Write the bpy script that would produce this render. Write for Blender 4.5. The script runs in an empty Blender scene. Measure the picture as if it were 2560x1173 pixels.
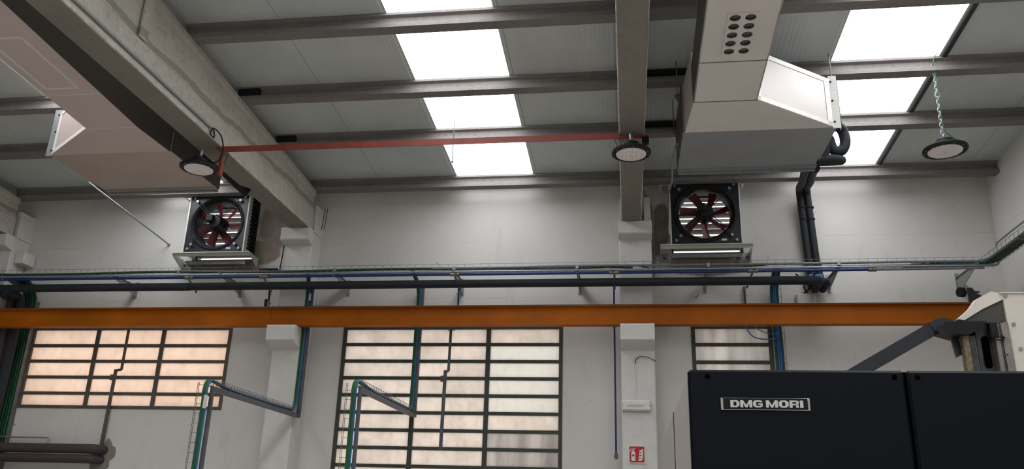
import bpy, bmesh, math, random
from mathutils import Vector, Matrix
random.seed(7)
S = bpy.context.scene
COL = S.collection
PI = math.pi

# ------------------------------------------------------------------ camera
YAW, PIT, ROLL, FPX = 0.144827, 0.334130, 0.029426, 2042.3
cy_, sy_ = math.cos(YAW), math.sin(YAW)
_f = Vector((-sy_*math.cos(PIT), cy_*math.cos(PIT), math.sin(PIT)))
_r = Vector((cy_, sy_, 0)); _u = _r.cross(_f)
c_, s_ = math.cos(ROLL), math.sin(ROLL)
_r, _u = c_*_r+s_*_u, -s_*_r+c_*_u
EYE = Vector((0, 0, 1.6))
cam = bpy.data.cameras.new('camera'); cam_o = bpy.data.objects.new('camera', cam); COL.objects.link(cam_o)
cam.sensor_width = 36.0; cam.lens = 36.0*FPX/2560.0; cam.clip_start = 0.05; cam.clip_end = 200
M_ = Matrix((( _r.x, _u.x, -_f.x, EYE.x), (_r.y, _u.y, -_f.y, EYE.y), (_r.z, _u.z, -_f.z, EYE.z), (0, 0, 0, 1)))
cam_o.matrix_world = M_
S.camera = cam_o
S.view_settings.view_transform = 'Standard'; S.view_settings.look = 'None'
S.view_settings.gamma = 1.0; S.view_settings.use_curve_mapping = False
S.view_settings.exposure = 0.07
SKY_STRENGTH = 1.35
SKYLIGHT_EMIT = 7.0
try:
    S.cycles.use_denoising = True
    S.cycles.max_bounces = 8; S.cycles.diffuse_bounces = 5
    S.cycles.sample_clamp_indirect = 6.0
except Exception: pass
wd = bpy.data.worlds.new('world'); S.world = wd; wd.use_nodes = True
wd.node_tree.nodes['Background'].inputs[0].default_value = (1.0, 0.985, 0.965, 1)
wd.node_tree.nodes['Background'].inputs[1].default_value = SKY_STRENGTH

# ------------------------------------------------------------------ mesh helpers
def V(*a): return Vector(a)
class MB:
    def __init__(s): s.v = []; s.f = []; s.smooth = []
    def add(s, vs, fs, smooth=False):
        n = len(s.v); s.v += [Vector(p) for p in vs]
        for f in fs: s.f.append([n+i for i in f]); s.smooth.append(smooth)
        return s
    def box(s, x0, x1, y0, y1, z0, z1):
        vs = [(x, y, z) for x in (x0, x1) for y in (y0, y1) for z in (z0, z1)]
        return s.add(vs, [(0,1,3,2),(4,6,7,5),(0,4,5,1),(2,3,7,6),(0,2,6,4),(1,5,7,3)])
    def bbox(s, x0, x1, y0, y1, z0, z1, b=0.01):
        """box with chamfered edges (all 12)"""
        xs=(x0,x1); ys=(y0,y1); zs=(z0,z1)
        vs=[]; idx={}
        for i in (0,1):
            for j in (0,1):
                for k in (0,1):
                    sx=1 if i==0 else -1; sy=1 if j==0 else -1; sz=1 if k==0 else -1
                    for a,(dx,dy,dz) in enumerate(((0,1,1),(1,0,1),(1,1,0))):
                        idx[(i,j,k,a)]=len(vs)
                        vs.append((xs[i]+sx*b*dx, ys[j]+sy*b*dy, zs[k]+sz*b*dz))
        F=[]
        for i in (0,1): F.append([idx[(i,j,k,0)] for j,k in ((0,0),(1,0),(1,1),(0,1))])
        for j in (0,1): F.append([idx[(i,j,k,1)] for i,k in ((0,0),(1,0),(1,1),(0,1))])
        for k in (0,1): F.append([idx[(i,j,k,2)] for i,j in ((0,0),(1,0),(1,1),(0,1))])
        for i in (0,1):
            for j in (0,1): F.append([idx[(i,j,0,0)],idx[(i,j,0,1)],idx[(i,j,1,1)],idx[(i,j,1,0)]])
            for k in (0,1): F.append([idx[(i,0,k,0)],idx[(i,0,k,2)],idx[(i,1,k,2)],idx[(i,1,k,0)]])
        for j in (0,1):
            for k in (0,1): F.append([idx[(0,j,k,1)],idx[(0,j,k,2)],idx[(1,j,k,2)],idx[(1,j,k,1)]])
        for i in (0,1):
            for j in (0,1):
                for k in (0,1): F.append([idx[(i,j,k,a)] for a in (0,1,2)])
        return s.add(vs, F)
    def obox(s, c, ax, ay, az):
        c, ax, ay, az = map(Vector, (c, ax, ay, az))
        vs = [c+i*ax+j*ay+k*az for i in (-1,1) for j in (-1,1) for k in (-1,1)]
        return s.add(vs, [(0,1,3,2),(4,6,7,5),(0,4,5,1),(2,3,7,6),(0,2,6,4),(1,5,7,3)])
    def bar(s, p, q, w, h, up=(0,0,1)):
        p, q, up = Vector(p), Vector(q), Vector(up); d = q-p; L = d.length; d.normalize()
        if abs(d.dot(up)) > .99: up = Vector((0,1,0))
        sd = d.cross(up).normalized(); u2 = sd.cross(d)
        return s.obox((p+q)/2, d*L/2, sd*w/2, u2*h/2)
    def loft(s, loops, caps=True, smooth=False, closed=False):
        n = len(loops[0]); vs = [p for l in loops for p in l]; fs = []
        m = len(loops)
        for a in range(m if closed else m-1):
            b = (a+1) % m
            for i in range(n):
                j = (i+1) % n; fs.append((a*n+i, a*n+j, b*n+j, b*n+i))
        s.add(vs, fs, smooth)
        if caps and not closed:
            s.add(loops[0], [tuple(range(n))[::-1]]); s.add(loops[-1], [tuple(range(n))])
        return s
    def prism(s, pts, off):
        off = Vector(off); a = [Vector(p) for p in pts]
        return s.loft([a, [p+off for p in a]])
    def cyl(s, p, q, r, r2=None, n=16, smooth=True):
        r2 = r if r2 is None else r2
        p, q = Vector(p), Vector(q); d = (q-p).normalized()
        a = d.orthogonal().normalized(); b = d.cross(a)
        L = [[o+R*(math.cos(2*PI*i/n)*a+math.sin(2*PI*i/n)*b) for i in range(n)] for o, R in ((p, r), (q, r2))]
        return s.loft(L, True, smooth)
    def tube(s, pts, r, n=10, caps=True, closed=False):
        pts = [Vector(p) for p in pts]; m = len(pts); loops = []
        t0 = (pts[1]-pts[0]).normalized(); a = t0.orthogonal().normalized()
        for i in range(m):
            if closed: t = (pts[(i+1) % m]-pts[i-1]).normalized()
            elif i == 0: t = t0
            elif i == m-1: t = (pts[-1]-pts[-2]).normalized()
            else: t = ((pts[i+1]-pts[i]).normalized()+(pts[i]-pts[i-1]).normalized()).normalized()
            a = (a-t*a.dot(t)).normalized(); b = t.cross(a)
            R = r[i] if isinstance(r, (list, tuple)) else r
            loops.append([pts[i]+R*(math.cos(2*PI*k/n)*a+math.sin(2*PI*k/n)*b) for k in range(n)])
        return s.loft(loops, caps, True, closed)
    def lathe(s, c, prof, n=40, axis=(0,0,1), smooth=True):
        """prof: list of (radius, height along axis); closed at ends with caps when r>0"""
        c = Vector(c); d = Vector(axis).normalized(); a = d.orthogonal().normalized(); b = d.cross(a)
        loops = [[c+d*h+R*(math.cos(2*PI*i/n)*a+math.sin(2*PI*i/n)*b) for i in range(n)] for R, h in prof]
        return s.loft(loops, True, smooth)
    def holeplate(s, o, ex, ey, w, h, cx, cyy, r, th, n=40):
        """rectangular plate with a round hole; o corner, ex/ey unit axes, th thickness along ex x ey"""
        o, ex, ey = Vector(o), Vector(ex), Vector(ey); nz = ex.cross(ey)*th
        ang = [2*PI*i/n for i in range(n)]+[math.atan2(y-cyy, x-cx) % (2*PI) for x in (0, w) for y in (0, h)]
        ang = sorted(set(round(a, 5) for a in ang))
        inn, out = [], []
        for a in ang:
            ca, sa = math.cos(a), math.sin(a); t = 1e9
            if ca > 1e-9: t = min(t, (w-cx)/ca)
            if ca < -1e-9: t = min(t, -cx/ca)
            if sa > 1e-9: t = min(t, (h-cyy)/sa)
            if sa < -1e-9: t = min(t, -cyy/sa)
            out.append(o+ex*(cx+t*ca)+ey*(cyy+t*sa)); inn.append(o+ex*(cx+r*ca)+ey*(cyy+r*sa))
        return s.loft([out, inn, [p+nz for p in inn], [p+nz for p in out]], False, False, True)
    def sphere(s, c, r, n=12, sc=(1,1,1)):
        c = Vector(c); loops = []
        for i in range(1, n):
            t = PI*i/n
            loops.append([c+Vector((sc[0]*r*math.sin(t)*math.cos(2*PI*k/n), sc[1]*r*math.sin(t)*math.sin(2*PI*k/n), sc[2]*r*math.cos(t))) for k in range(n)])
        return s.loft(loops, True, True)
    def build(s, name, mat, parent=None, origin=None):
        me = bpy.data.meshes.new(name)
        if parent is not None:
            org = Vector(parent['_o']); loc = V(0,0,0)
        else:
            if origin is None:
                lo = [min(p[i] for p in s.v) for i in range(3)]; hi = [max(p[i] for p in s.v) for i in range(3)]
                org = V((lo[0]+hi[0])/2, (lo[1]+hi[1])/2, lo[2])
            else: org = Vector(origin)
            loc = org
        me.from_pydata([tuple(p-org) for p in s.v], [], s.f)
        me.polygons.foreach_set('use_smooth', s.smooth)
        me.materials.append(mat)
        bm = bmesh.new(); bm.from_mesh(me); bmesh.ops.recalc_face_normals(bm, faces=bm.faces[:]); bm.to_mesh(me); bm.free()
        if any(s.smooth):
            try: me.set_sharp_from_angle(angle=math.radians(40))
            except Exception: pass
        me.update()
        o = bpy.data.objects.new(name, me); COL.objects.link(o); o.location = loc
        if parent is not None: o.parent = parent
        o['_o'] = tuple(org)
        return o
def thing(name, loc, label, cat, group=None):
    o = bpy.data.objects.new(name, None); COL.objects.link(o); o.location = loc; o.empty_display_size = .1
    o['_o'] = tuple(loc); return tag(o, label, cat, group)
def tag(o, label, cat, group=None, kind=None):
    o['label'] = label; o['category'] = cat
    if group: o['group'] = group
    if kind: o['kind'] = kind
    return o
def struct(o): o['kind'] = 'structure'; return o
def dup(root, shift, label=None, group=None):
    c = root.copy(); COL.objects.link(c); c.location = root.location+Vector(shift)
    if label: c['label'] = label
    if group: c['group'] = group
    def rec(a, b):
        for ch in list(a.children):
            d = ch.copy(); COL.objects.link(d); d.parent = b; rec(ch, d)
    rec(root, c); return c
def round_path(pts, r, n=5):
    """polyline with rounded corners"""
    pts = [Vector(p) for p in pts]; out = [pts[0]]
    for a, b, c in zip(pts, pts[1:], pts[2:]):
        d1 = (a-b); d2 = (c-b); k = min(r, d1.length*.49, d2.length*.49)
        p, q = b+d1.normalized()*k, b+d2.normalized()*k
        for i in range(n+1):
            t = i/n; out.append((1-t)**2*p+2*t*(1-t)*b+t*t*q)
    out.append(pts[-1]); return out
def spline(pts, n=8):
    pts = [Vector(p) for p in pts]; P = [2*pts[0]-pts[1]]+pts+[2*pts[-1]-pts[-2]]; out = []
    for i in range(1, len(P)-2):
        for k in range(n):
            t = k/n; a, b, c, d = P[i-1], P[i], P[i+1], P[i+2]
            out.append(.5*((2*b)+(c-a)*t+(2*a-5*b+4*c-d)*t*t+(3*b-a-3*c+d)*t**3))
    out.append(pts[-1]); return out

# ------------------------------------------------------------------ materials
def srgb(r, g, b):
    f = lambda c: (c/255/12.92) if c/255 <= .04045 else ((c/255+.055)/1.055)**2.4
    return (f(r), f(g), f(b), 1)
class Mat:
    def __init__(s, name):
        s.m = bpy.data.materials.new(name); s.m.use_nodes = True; s.nt = s.m.node_tree; s.nt.nodes.clear()
        s.out = s.n('ShaderNodeOutputMaterial'); s.tc = s.n('ShaderNodeTexCoord')
    def n(s, t, **k):
        o = s.nt.nodes.new(t)
        for a, b in k.items(): setattr(o, a, b)
        return o
    def l(s, a, b): s.nt.links.new(a, b)
    def noise(s, scale, detail=4, rough=.6, stretch=None, dist=0):
        nz = s.n('ShaderNodeTexNoise'); nz.inputs['Scale'].default_value = scale; nz.inputs['Detail'].default_value = detail
        nz.inputs['Roughness'].default_value = rough; nz.inputs['Distortion'].default_value = dist
        src = s.tc.outputs['Object']
        if stretch:
            mp = s.n('ShaderNodeMapping'); mp.inputs['Scale'].default_value = stretch; s.l(src, mp.inputs[0]); src = mp.outputs[0]
        s.l(src, nz.inputs['Vector']); return nz.outputs['Fac']
    def ramp(s, fac, stops):
        r = s.n('ShaderNodeValToRGB'); e = r.color_ramp.elements
        while len(e) < len(stops): e.new(.5)
        for el, (p, c) in zip(e, stops): el.position = p; el.color = c
        s.l(fac, r.inputs[0]); return r.outputs[0]
    def mix(s, fac, a, b, mode='MIX'):
        m = s.n('ShaderNodeMix', data_type='RGBA', blend_type=mode)
        for sock, v in ((m.inputs[0], fac), (m.inputs[6], a), (m.inputs[7], b)):
            if hasattr(v, 'is_output'): s.l(v, sock)
            else: sock.default_value = v
        return m.outputs[2]
    def math(s, op, a, b=None, c=None):
        m = s.n('ShaderNodeMath', operation=op)
        for i, v in enumerate((a, b, c)):
            if v is None: continue
            if hasattr(v, 'is_output'): s.l(v, m.inputs[i])
            else: m.inputs[i].default_value = v
        return m.outputs[0]
    def bsdf(s, col, rough=.6, metal=0, bump=None, bstr=.3, bdist=.01, spec=.5):
        b = s.n('ShaderNodeBsdfPrincipled')
        if hasattr(col, 'is_output'): s.l(col, b.inputs['Base Color'])
        else: b.inputs['Base Color'].default_value = col
        if hasattr(rough, 'is_output'): s.l(rough, b.inputs['Roughness'])
        else: b.inputs['Roughness'].default_value = rough
        b.inputs['Metallic'].default_value = metal
        b.inputs['Specular IOR Level'].default_value = spec
        if bump is not None:
            bp = s.n('ShaderNodeBump'); bp.inputs['Strength'].default_value = bstr; bp.inputs['Distance'].default_value = bdist
            s.l(bump, bp.inputs['Height']); s.l(bp.outputs[0], b.inputs['Normal'])
        return b.outputs[0]
    def done(s, sh): s.l(sh, s.out.inputs[0]); return s.m
def dk(c, k): return (c[0]*k, c[1]*k, c[2]*k, 1)
def plain(name, rgb, rough=.6, metal=0, var=.12, scale=9, bump=.15, spec=.5):
    m = Mat(name); c = srgb(*rgb); nz = m.noise(scale, 5)
    col = m.ramp(nz, [(.3, dk(c, 1-var)), (.7, dk(c, 1+var))])
    return m.done(m.bsdf(col, rough, metal, m.noise(scale*6, 3), bump, .004, spec))
def concrete(name, rgb, dark=.55, seed=1.0):
    m = Mat(name); c = srgb(*rgb)
    n1 = m.noise(1.6, 6, .65, (seed, seed*1.1, 1)); n2 = m.noise(14, 6, .7); n3 = m.noise(60, 3, .6)
    a = m.ramp(n1, [(.3, dk(c, .72)), (.5, c), (.72, dk(c, 1.22))])
    b = m.ramp(n2, [(.28, dk(c, dark)), (.45, c), (.75, dk(c, 1.2))])
    col = m.mix(.5, a, b)
    pits = m.ramp(n3, [(.30, (.45,.45,.45,1)), (.36, (1,1,1,1))])
    col = m.mix(.8, col, pits, 'MULTIPLY')
    if name.startswith('weathered'):
        # wavy dark water mark running along the side of the beam, and darker brown soffit with pale chipped arris
        sep = m.n('ShaderNodeSeparateXYZ'); m.l(m.tc.outputs['Object'], sep.inputs[0]); Z = sep.outputs[2]
        wv = m.noise(1.3, 4, .6); zc = m.math('SUBTRACT', Z, m.math('ADD', .27, m.math('MULTIPLY', wv, .22)))
        bnd = m.math('LESS_THAN', m.math('ABSOLUTE', zc), m.math('ADD', .012, m.math('MULTIPLY', n1, .05)))
        col = m.mix(m.math('MULTIPLY', bnd, .55), col, dk(c, .35))
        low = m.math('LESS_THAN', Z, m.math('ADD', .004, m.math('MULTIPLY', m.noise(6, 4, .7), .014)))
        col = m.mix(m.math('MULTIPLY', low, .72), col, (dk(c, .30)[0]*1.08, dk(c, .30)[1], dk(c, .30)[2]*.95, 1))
        chp = m.math('MULTIPLY', m.math('LESS_THAN', m.math('ABSOLUTE', m.math('SUBTRACT', Z, .022)), .014), m.math('GREATER_THAN', m.noise(5, 5, .8), .52))
        col = m.mix(m.math('MULTIPLY', chp, .5), col, srgb(206, 200, 188))
    return m.done(m.bsdf(col, .9, 0, m.math('ADD', n2, m.math('MULTIPLY', n3, .5)), .6, .012, .2))

def wall_mat():
    m = Mat('white_wall_paint'); c = srgb(207, 203, 198)
    sep = m.n('ShaderNodeSeparateXYZ'); m.l(m.tc.outputs['Object'], sep.inputs[0]); X, Y, Z = sep.outputs
    n1 = m.noise(.7, 5); n2 = m.noise(9, 5, .65); n4 = m.noise(3.0, 5, .7, (1, 1, .25))
    col = m.ramp(n1, [(.3, dk(c, .93)), (.7, dk(c, 1.04))])
    grime = m.ramp(n4, [(.55, (1,1,1,1)), (.8, (.86,.84,.81,1))]); col = m.mix(1, col, grime, 'MULTIPLY')
    spots = m.ramp(m.noise(5.5, 2, .5, (1,1,1), .4), [(.215, (.35,.32,.3,1)), (.235, (1,1,1,1))]); col = m.mix(.9, col, spots, 'MULTIPLY')
    # brown weather stains beside and under the two fan openings
    def blob(x, z, rx, rz):
        dx = m.math('DIVIDE', m.math('SUBTRACT', X, x), rx); dz = m.math('DIVIDE', m.math('SUBTRACT', Z, z), rz)
        d = m.math('SQRT', m.math('ADD', m.math('MULTIPLY', dx, dx), m.math('MULTIPLY', dz, dz)))
        d = m.math('ADD', d, m.math('MULTIPLY', m.math('SUBTRACT', n4, .5), .9))
        o = m.n('ShaderNodeMapRange', interpolation_type='SMOOTHSTEP'); m.l(d, o.inputs[0])
        o.inputs[1].default_value = .8; o.inputs[2].default_value = 1.06; o.inputs[3].default_value = 1; o.inputs[4].default_value = 0
        return o.outputs[0]
    tot = None
    for b in ((-5.18, 5.72, .30, .5), (-5.35, 5.25, .3, .2), (-6.0, 4.98, .6, .1), (.52, 5.55, .14, .33), (1.1, 4.95, .6, .16)):
        bb = blob(*b); tot = bb if tot is None else m.math('MAXIMUM', tot, bb)
    for zc_, k_, th_ in ((5.36, .10, .0035), (4.52, .05, .003), (3.3, .08, .002)):
        cz_ = m.math('SUBTRACT', Z, m.math('ADD', zc_-k_*.5, m.math('MULTIPLY', m.noise(1.7, 5, .7), k_)))
        lm = m.math('MULTIPLY', m.math('LESS_THAN', m.math('ABSOLUTE', cz_), th_), m.math('GREATER_THAN', n1, .5))
        col = m.mix(m.math('MULTIPLY', lm, .25), col, dk(c, .35))
    stain = m.ramp(n2, [(.3, srgb(104, 92, 78)), (.7, srgb(138, 126, 112))])
    col = m.mix(m.math('MULTIPLY', tot, .85), col, stain)
    return m.done(m.bsdf(col, .8, 0, m.math('ADD', n2, m.math('MULTIPLY', m.noise(30, 3), .4)), .35, .01, .25))
WALL = wall_mat()
WHITECOL = None
def colmat():
    m = Mat('painted_concrete_white'); c = srgb(210, 207, 202); n2 = m.noise(16, 6, .7); n1 = m.noise(2.5, 4)
    col = m.ramp(n1, [(.3, dk(c, .9)), (.7, dk(c, 1.05))])
    chips = m.ramp(m.noise(26, 3, .6), [(.24, (.5,.48,.45,1)), (.29, (1,1,1,1))]); col = m.mix(.8, col, chips, 'MULTIPLY')
    return m.done(m.bsdf(col, .85, 0, n2, .7, .015, .25))
WHITECOL = colmat()
CONC = concrete('weathered_beam_concrete', (176, 170, 160), .40)
PURL = concrete('purlin_concrete', (122, 117, 114), .6, .7)
def roofmat():
    m = Mat('roof_panel_underside'); c = srgb(186, 190, 188)
    sep = m.n('ShaderNodeSeparateXYZ'); m.l(m.tc.outputs['Object'], sep.inputs[0]); X = sep.outputs[0]
    fr = m.math('FRACT', m.math('MULTIPLY', m.math('ADD', X, 30+3.56), 1/1.155))
    d = m.math('ABSOLUTE', m.math('SUBTRACT', fr, .5)); line = m.math('GREATER_THAN', d, .4955)
    rib = m.math('SINE', m.math('MULTIPLY', X, 2*PI/.05))
    col = m.ramp(m.noise(1.2, 5), [(.3, dk(c, .9)), (.7, dk(c, 1.08))])
    col = m.mix(m.math('MULTIPLY', line, .6), col, dk(c, .3))
    return m.done(m.bsdf(col, .45, 0, rib, .18, .004, .5))
ROOF = roofmat()
def skylightmat():
    m = Mat('translucent_ribbed_polycarbonate')
    sep = m.n('ShaderNodeSeparateXYZ'); m.l(m.tc.outputs['Object'], sep.inputs[0]); X = sep.outputs[0]
    rib = m.math('SINE', m.math('MULTIPLY', X, 2*PI/.028))
    st = m.math('MULTIPLY', m.math('ADD', 1.0, m.math('MULTIPLY', rib, .12)), SKYLIGHT_EMIT)
    e = m.n('ShaderNodeEmission'); e.inputs[0].default_value = (.93, .965, 1, 1); m.l(st, e.inputs[1])
    return m.done(e.outputs[0])
SKYL = skylightmat()
def panemat(name, tint, dirt_refl=.35, streak=False, k=1.0, scale=1.0):
    m = Mat(name); c = dk(srgb(*tint), k); c = tuple(math.sqrt(v) for v in c[:3])+(1,); dirt_refl = dirt_refl*.6
    n = m.noise(3.0*scale, 6, .7); n2 = m.noise(11, 5, .7, (1, 1, .5))
    if streak: n = m.noise(2.2, 3, .5, (2.4, 1, .25))
    col = m.ramp(n, [(.3, dk(c, 1-dirt_refl)), (.62, c)])
    col = m.mix(.35, col, m.ramp(n2, [(.3, dk(c, .75)), (.5, c)]))
    t = m.n('ShaderNodeBsdfTranslucent'); m.l(col, t.inputs[0])
    g = m.n('ShaderNodeBsdfGlossy'); g.inputs[1].default_value = .25; g.inputs[0].default_value = (.8,.8,.8,1)
    fr = m.n('ShaderNodeMixShader'); fr.inputs[0].default_value = .08; m.l(t.outputs[0], fr.inputs[1]); m.l(g.outputs[0], fr.inputs[2])
    return m.done(fr.outputs[0])
PANE_WARM = panemat('frosted_glass_warm', (243, 212, 190), .26)
PANE_MID = panemat('frosted_glass_dusty', (222, 207, 194), .45)
PANE_GREY = panemat('frosted_glass_streaked', (176, 167, 160), .8, True)  # reflections in the grey panes painted in as vertical streaks
PANE_CLEAN = panemat('frosted_glass_clean', (212, 207, 197), .04)
ORANGE = Mat('orange_crane_paint')
def orangemat(m):
    c = srgb(166, 88, 6); n = m.noise(.8, 5); col = m.ramp(n, [(.3, dk(c, .6)), (.7, dk(c, 1.12))])
    ch = m.ramp(m.noise(18, 4, .7), [(.24, (.35,.25,.2,1)), (.28, (1,1,1,1))]); col = m.mix(.7, col, ch, 'MULTIPLY')
    return m.done(m.bsdf(col, .55, 0, m.noise(40, 3), .1, .004, .15))
ORANGE = orangemat(ORANGE)
REDST = plain('red_oxide_steel', (122, 50, 36), .6, 0, .25, 5)
REDPL = plain('red_fan_plastic', (84, 18, 26), .45, 0, .15)
REDBR = plain('bright_red_plastic', (215, 30, 40), .4)
BLACKPL = plain('black_painted_steel', (25, 28, 36), .4, 0, .15)
BLACK = plain('black_rubber', (17, 17, 20), .6, 0, .2, 9, .15, .3)
INSUL = plain('black_foam_insulation', (24, 27, 34), .75, 0, .2, 14, .4)
REDINS = plain('brown_pipe_insulation', (62, 50, 52), .75, 0, .2, 14, .4)
FRAMEG = plain('dark_green_window_frame', (52, 56, 46), .6, 0, .25, 12, .4)
FRAMEB = plain('brown_grey_window_frame', (86, 76, 66), .6, 0, .25, 12, .4)
GALV = plain('galvanised_steel', (150, 153, 155), .42, .6, .15, 20)
GALVD = plain('dull_galvanised_wire', (110, 112, 112), .5, .5, .15, 20)
STEELG = plain('grey_steel_trunking', (84, 88, 94), .5, .3, .15, 8)
WHITEST = plain('white_painted_steel', (206, 204, 199), .45, 0, .06)
GREENC = plain('green_cable_sheath', (18, 88, 46), .5, 0, .25, 12)
TEALC = plain('teal_cable_sheath', (22, 62, 56), .5, 0, .25, 12)
GREYC = plain('grey_cable_sheath', (112, 115, 118), .5, 0, .15, 12); PALEG = plain('pale_grey_conduit', (158, 157, 154), .5, 0, .1, 12)
BLUEP = plain('blue_air_pipe', (10, 40, 104), .4, 0, .12)
BLUEC = plain('blue_cable_sheath', (38, 96, 150), .45, 0, .15)
BRASS = plain('nickel_fitting', (118, 113, 106), .4, .7, .1)
def foam(name, rgb):
    m = Mat(name); c = srgb(*rgb); col = m.ramp(m.noise(1.8, 4), [(.3, dk(c, .95)), (.7, dk(c, 1.04))])
    return m.done(m.bsdf(col, .5, .15, m.noise(7, 3), .15, .006, .4))
DUCTR = foam('grey_duct_panel', (216, 208, 203)); DUCTL = foam('rosy_grey_duct_panel', (200, 182, 177)); UNITL = plain('warm_grey_unit_sheet', (176, 162, 152), .4, .2, .06, 3)
DUCTSHADE = foam('shaded_duct_panel', (84, 80, 77)); TAPE = plain('foil_tape', (236, 230, 222), .4, .1, .08, 14, .5)  # first material: duct panel darkened to paint in the shade on its sides
UNITM = plain('grey_unit_sheet', (148, 152, 154), .4, .35, .06, 3)
MACHD = plain('charcoal_machine_enamel', (9, 14, 22), .5, 0, .06, 2, .05, .14)
MACHL = plain('light_grey_machine_enamel', (160, 155, 149), .45, 0, .04, 2, .05)
CREAM = plain('cream_machine_sheet', (214, 206, 196), .45, 0, .04, 3, .05)
CHROME = plain('polished_chrome', (215, 215, 220), .12, 1, .03)
GLOSSB = plain('gloss_black_badge', (8, 8, 12), .12, 0, .05)
LETTER = plain('silver_lettering', (205, 205, 205), .35, .2, .03)
LENSM = Mat('ribbed_lamp_lens')
def lensmat(m):
    sep = m.n('ShaderNodeSeparateXYZ'); m.l(m.tc.outputs['Object'], sep.inputs[0])
    w = m.math('SINE', m.math('MULTIPLY', sep.outputs[0], 2*PI/.014)); w2 = m.math('SINE', m.math('MULTIPLY', sep.outputs[1], 2*PI/.03))
    t = m.math('ADD', m.math('MULTIPLY', w, .5), m.math('MULTIPLY', w2, .3))
    col = m.ramp(m.math('ADD', m.math('MULTIPLY', t, .5), .5), [(.1, srgb(140, 132, 128)), (.7, srgb(204, 196, 192))])
    sh = m.bsdf(col, .25, 0, w, .3, .004)
    b = m.nt.nodes[-2] if False else [n for n in m.nt.nodes if n.type == 'BSDF_PRINCIPLED'][0]
    m.l(col, b.inputs['Emission Color']); b.inputs['Emission Strength'].default_value = .16
    return m.done(sh)
LENSM = lensmat(LENSM)
FLOORM = plain('grey_workshop_floor', (178, 175, 168), .5, 0, .2, .8)
SIGNR = plain('red_sign_face', (172, 14, 36), .45, 0, .03); SIGNW = plain('white_sign_print', (214, 214, 202), .5, 0, .02)
DARKV = plain('dark_void', (3, 3, 4), .95, 0, .1, 9, .05, .02)
MUD = concrete('rough_cement_patch', (128, 122, 112), .5)
YELLW = plain('yellowed_steel_rail', (118, 106, 82), .5, .4, .5, 40, .5)
STEELD = plain('dark_machine_steel', (70, 72, 74), .4, .6, .35, 14, .3)
STEELM = plain('brushed_machine_steel', (140, 134, 130), .4, .6, .2, 14, .2)

# ------------------------------------------------------------------ setting
XR, XL, YB, YF = 4.88, -14.2, 11.0, -10.0
def rz(y, z0=6.2): return z0+.06*(11-y)
def wall_with_holes(x0, x1, z0, z1, y0, y1, holes):
    mb = MB(); xs = sorted({x0, x1}|{h[0] for h in holes}|{h[1] for h in holes}); zs = sorted({z0, z1}|{h[2] for h in holes}|{h[3] for h in holes})
    def solid(i, j):
        if i < 0 or j < 0 or i >= len(xs)-1 or j >= len(zs)-1: return False
        cx, cz = (xs[i]+xs[i+1])/2, (zs[j]+zs[j+1])/2
        return not any(h[0] < cx < h[1] and h[2] < cz < h[3] for h in holes)
    for i in range(len(xs)-1):
        for j in range(len(zs)-1):
            if not solid(i, j): continue
            a, b, c, d = xs[i], xs[i+1], zs[j], zs[j+1]
            mb.add([(a,y0,c),(b,y0,c),(b,y0,d),(a,y0,d)], [(0,1,2,3)]); mb.add([(a,y1,c),(b,y1,c),(b,y1,d),(a,y1,d)], [(3,2,1,0)])
            if not solid(i-1, j): mb.add([(a,y0,c),(a,y0,d),(a,y1,d),(a,y1,c)], [(0,1,2,3)])
            if not solid(i+1, j): mb.add([(b,y0,c),(b,y1,c),(b,y1,d),(b,y0,d)], [(0,1,2,3)])
            if not solid(i, j-1): mb.add([(a,y0,c),(a,y1,c),(b,y1,c),(b,y0,c)], [(0,1,2,3)])
            if not solid(i, j+1): mb.add([(a,y0,d),(b,y0,d),(b,y1,d),(a,y1,d)], [(0,1,2,3)])
    return mb
W1 = (-8.84, -5.66, 2.92, 4.13); W2 = (-3.98, -.86, .98, 4.13); W3 = (.86, 1.91, .98, 4.13)
F1 = (-6.47, -5.50, 5.12, 6.02); F2 = (.65, 1.62, 5.12, 6.02)
o = struct(wall_with_holes(XL, XR, 0, 6.35, YB, YB+.25, [W1, W2, W3, F1, F2]).build('wall_back', WALL, origin=(0,0,0)))
o = struct(MB().box(XR, XR+.25, YF, YB+.25, 0, 7.6).build('wall_right', WALL, origin=(0,0,0)))
o = struct(MB().box(XL-.25, XL, YF, YB+.25, 0, 7.6).build('wall_left', WALL, origin=(0,0,0)))
o = struct(MB().box(XL-.25, XR+.25, YF-.25, YF, 0, 7.6).build('wall_front', WALL, origin=(0,0,0)))
struct(MB().box(XL-.25, XR+.25, YF-.25, YB+.25, -.2, 0).build('floor', FLOORM, origin=(0,0,0)))
SK = [(-7.03, -5.93), (-2.37, -1.27), (2.25, 3.35)]
mb = MB(); edges = [XL-.25]+[e for s in SK for e in s]+[XR+.25]
ya, yb = YF-.25, YB+.3
def slab(mb, x0, x1, y0, y1, t0, t1):
    L = [[V(x0,y,rz(y)+t0), V(x1,y,rz(y)+t0), V(x1,y,rz(y)+t1), V(x0,y,rz(y)+t1)] for y in (y0, y1)]
    mb.loft(L)
for i in range(0, len(edges), 2): slab(mb, edges[i], edges[i+1], ya, yb, 0, .06)
for x0, x1 in SK:
    slab(mb, x0, x1, ya, -8.5, 0, .06); slab(mb, x0, x1, 10.85, yb, 0, .06)
struct(mb.build('ceiling', ROOF, origin=(0,0,0)))
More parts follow.
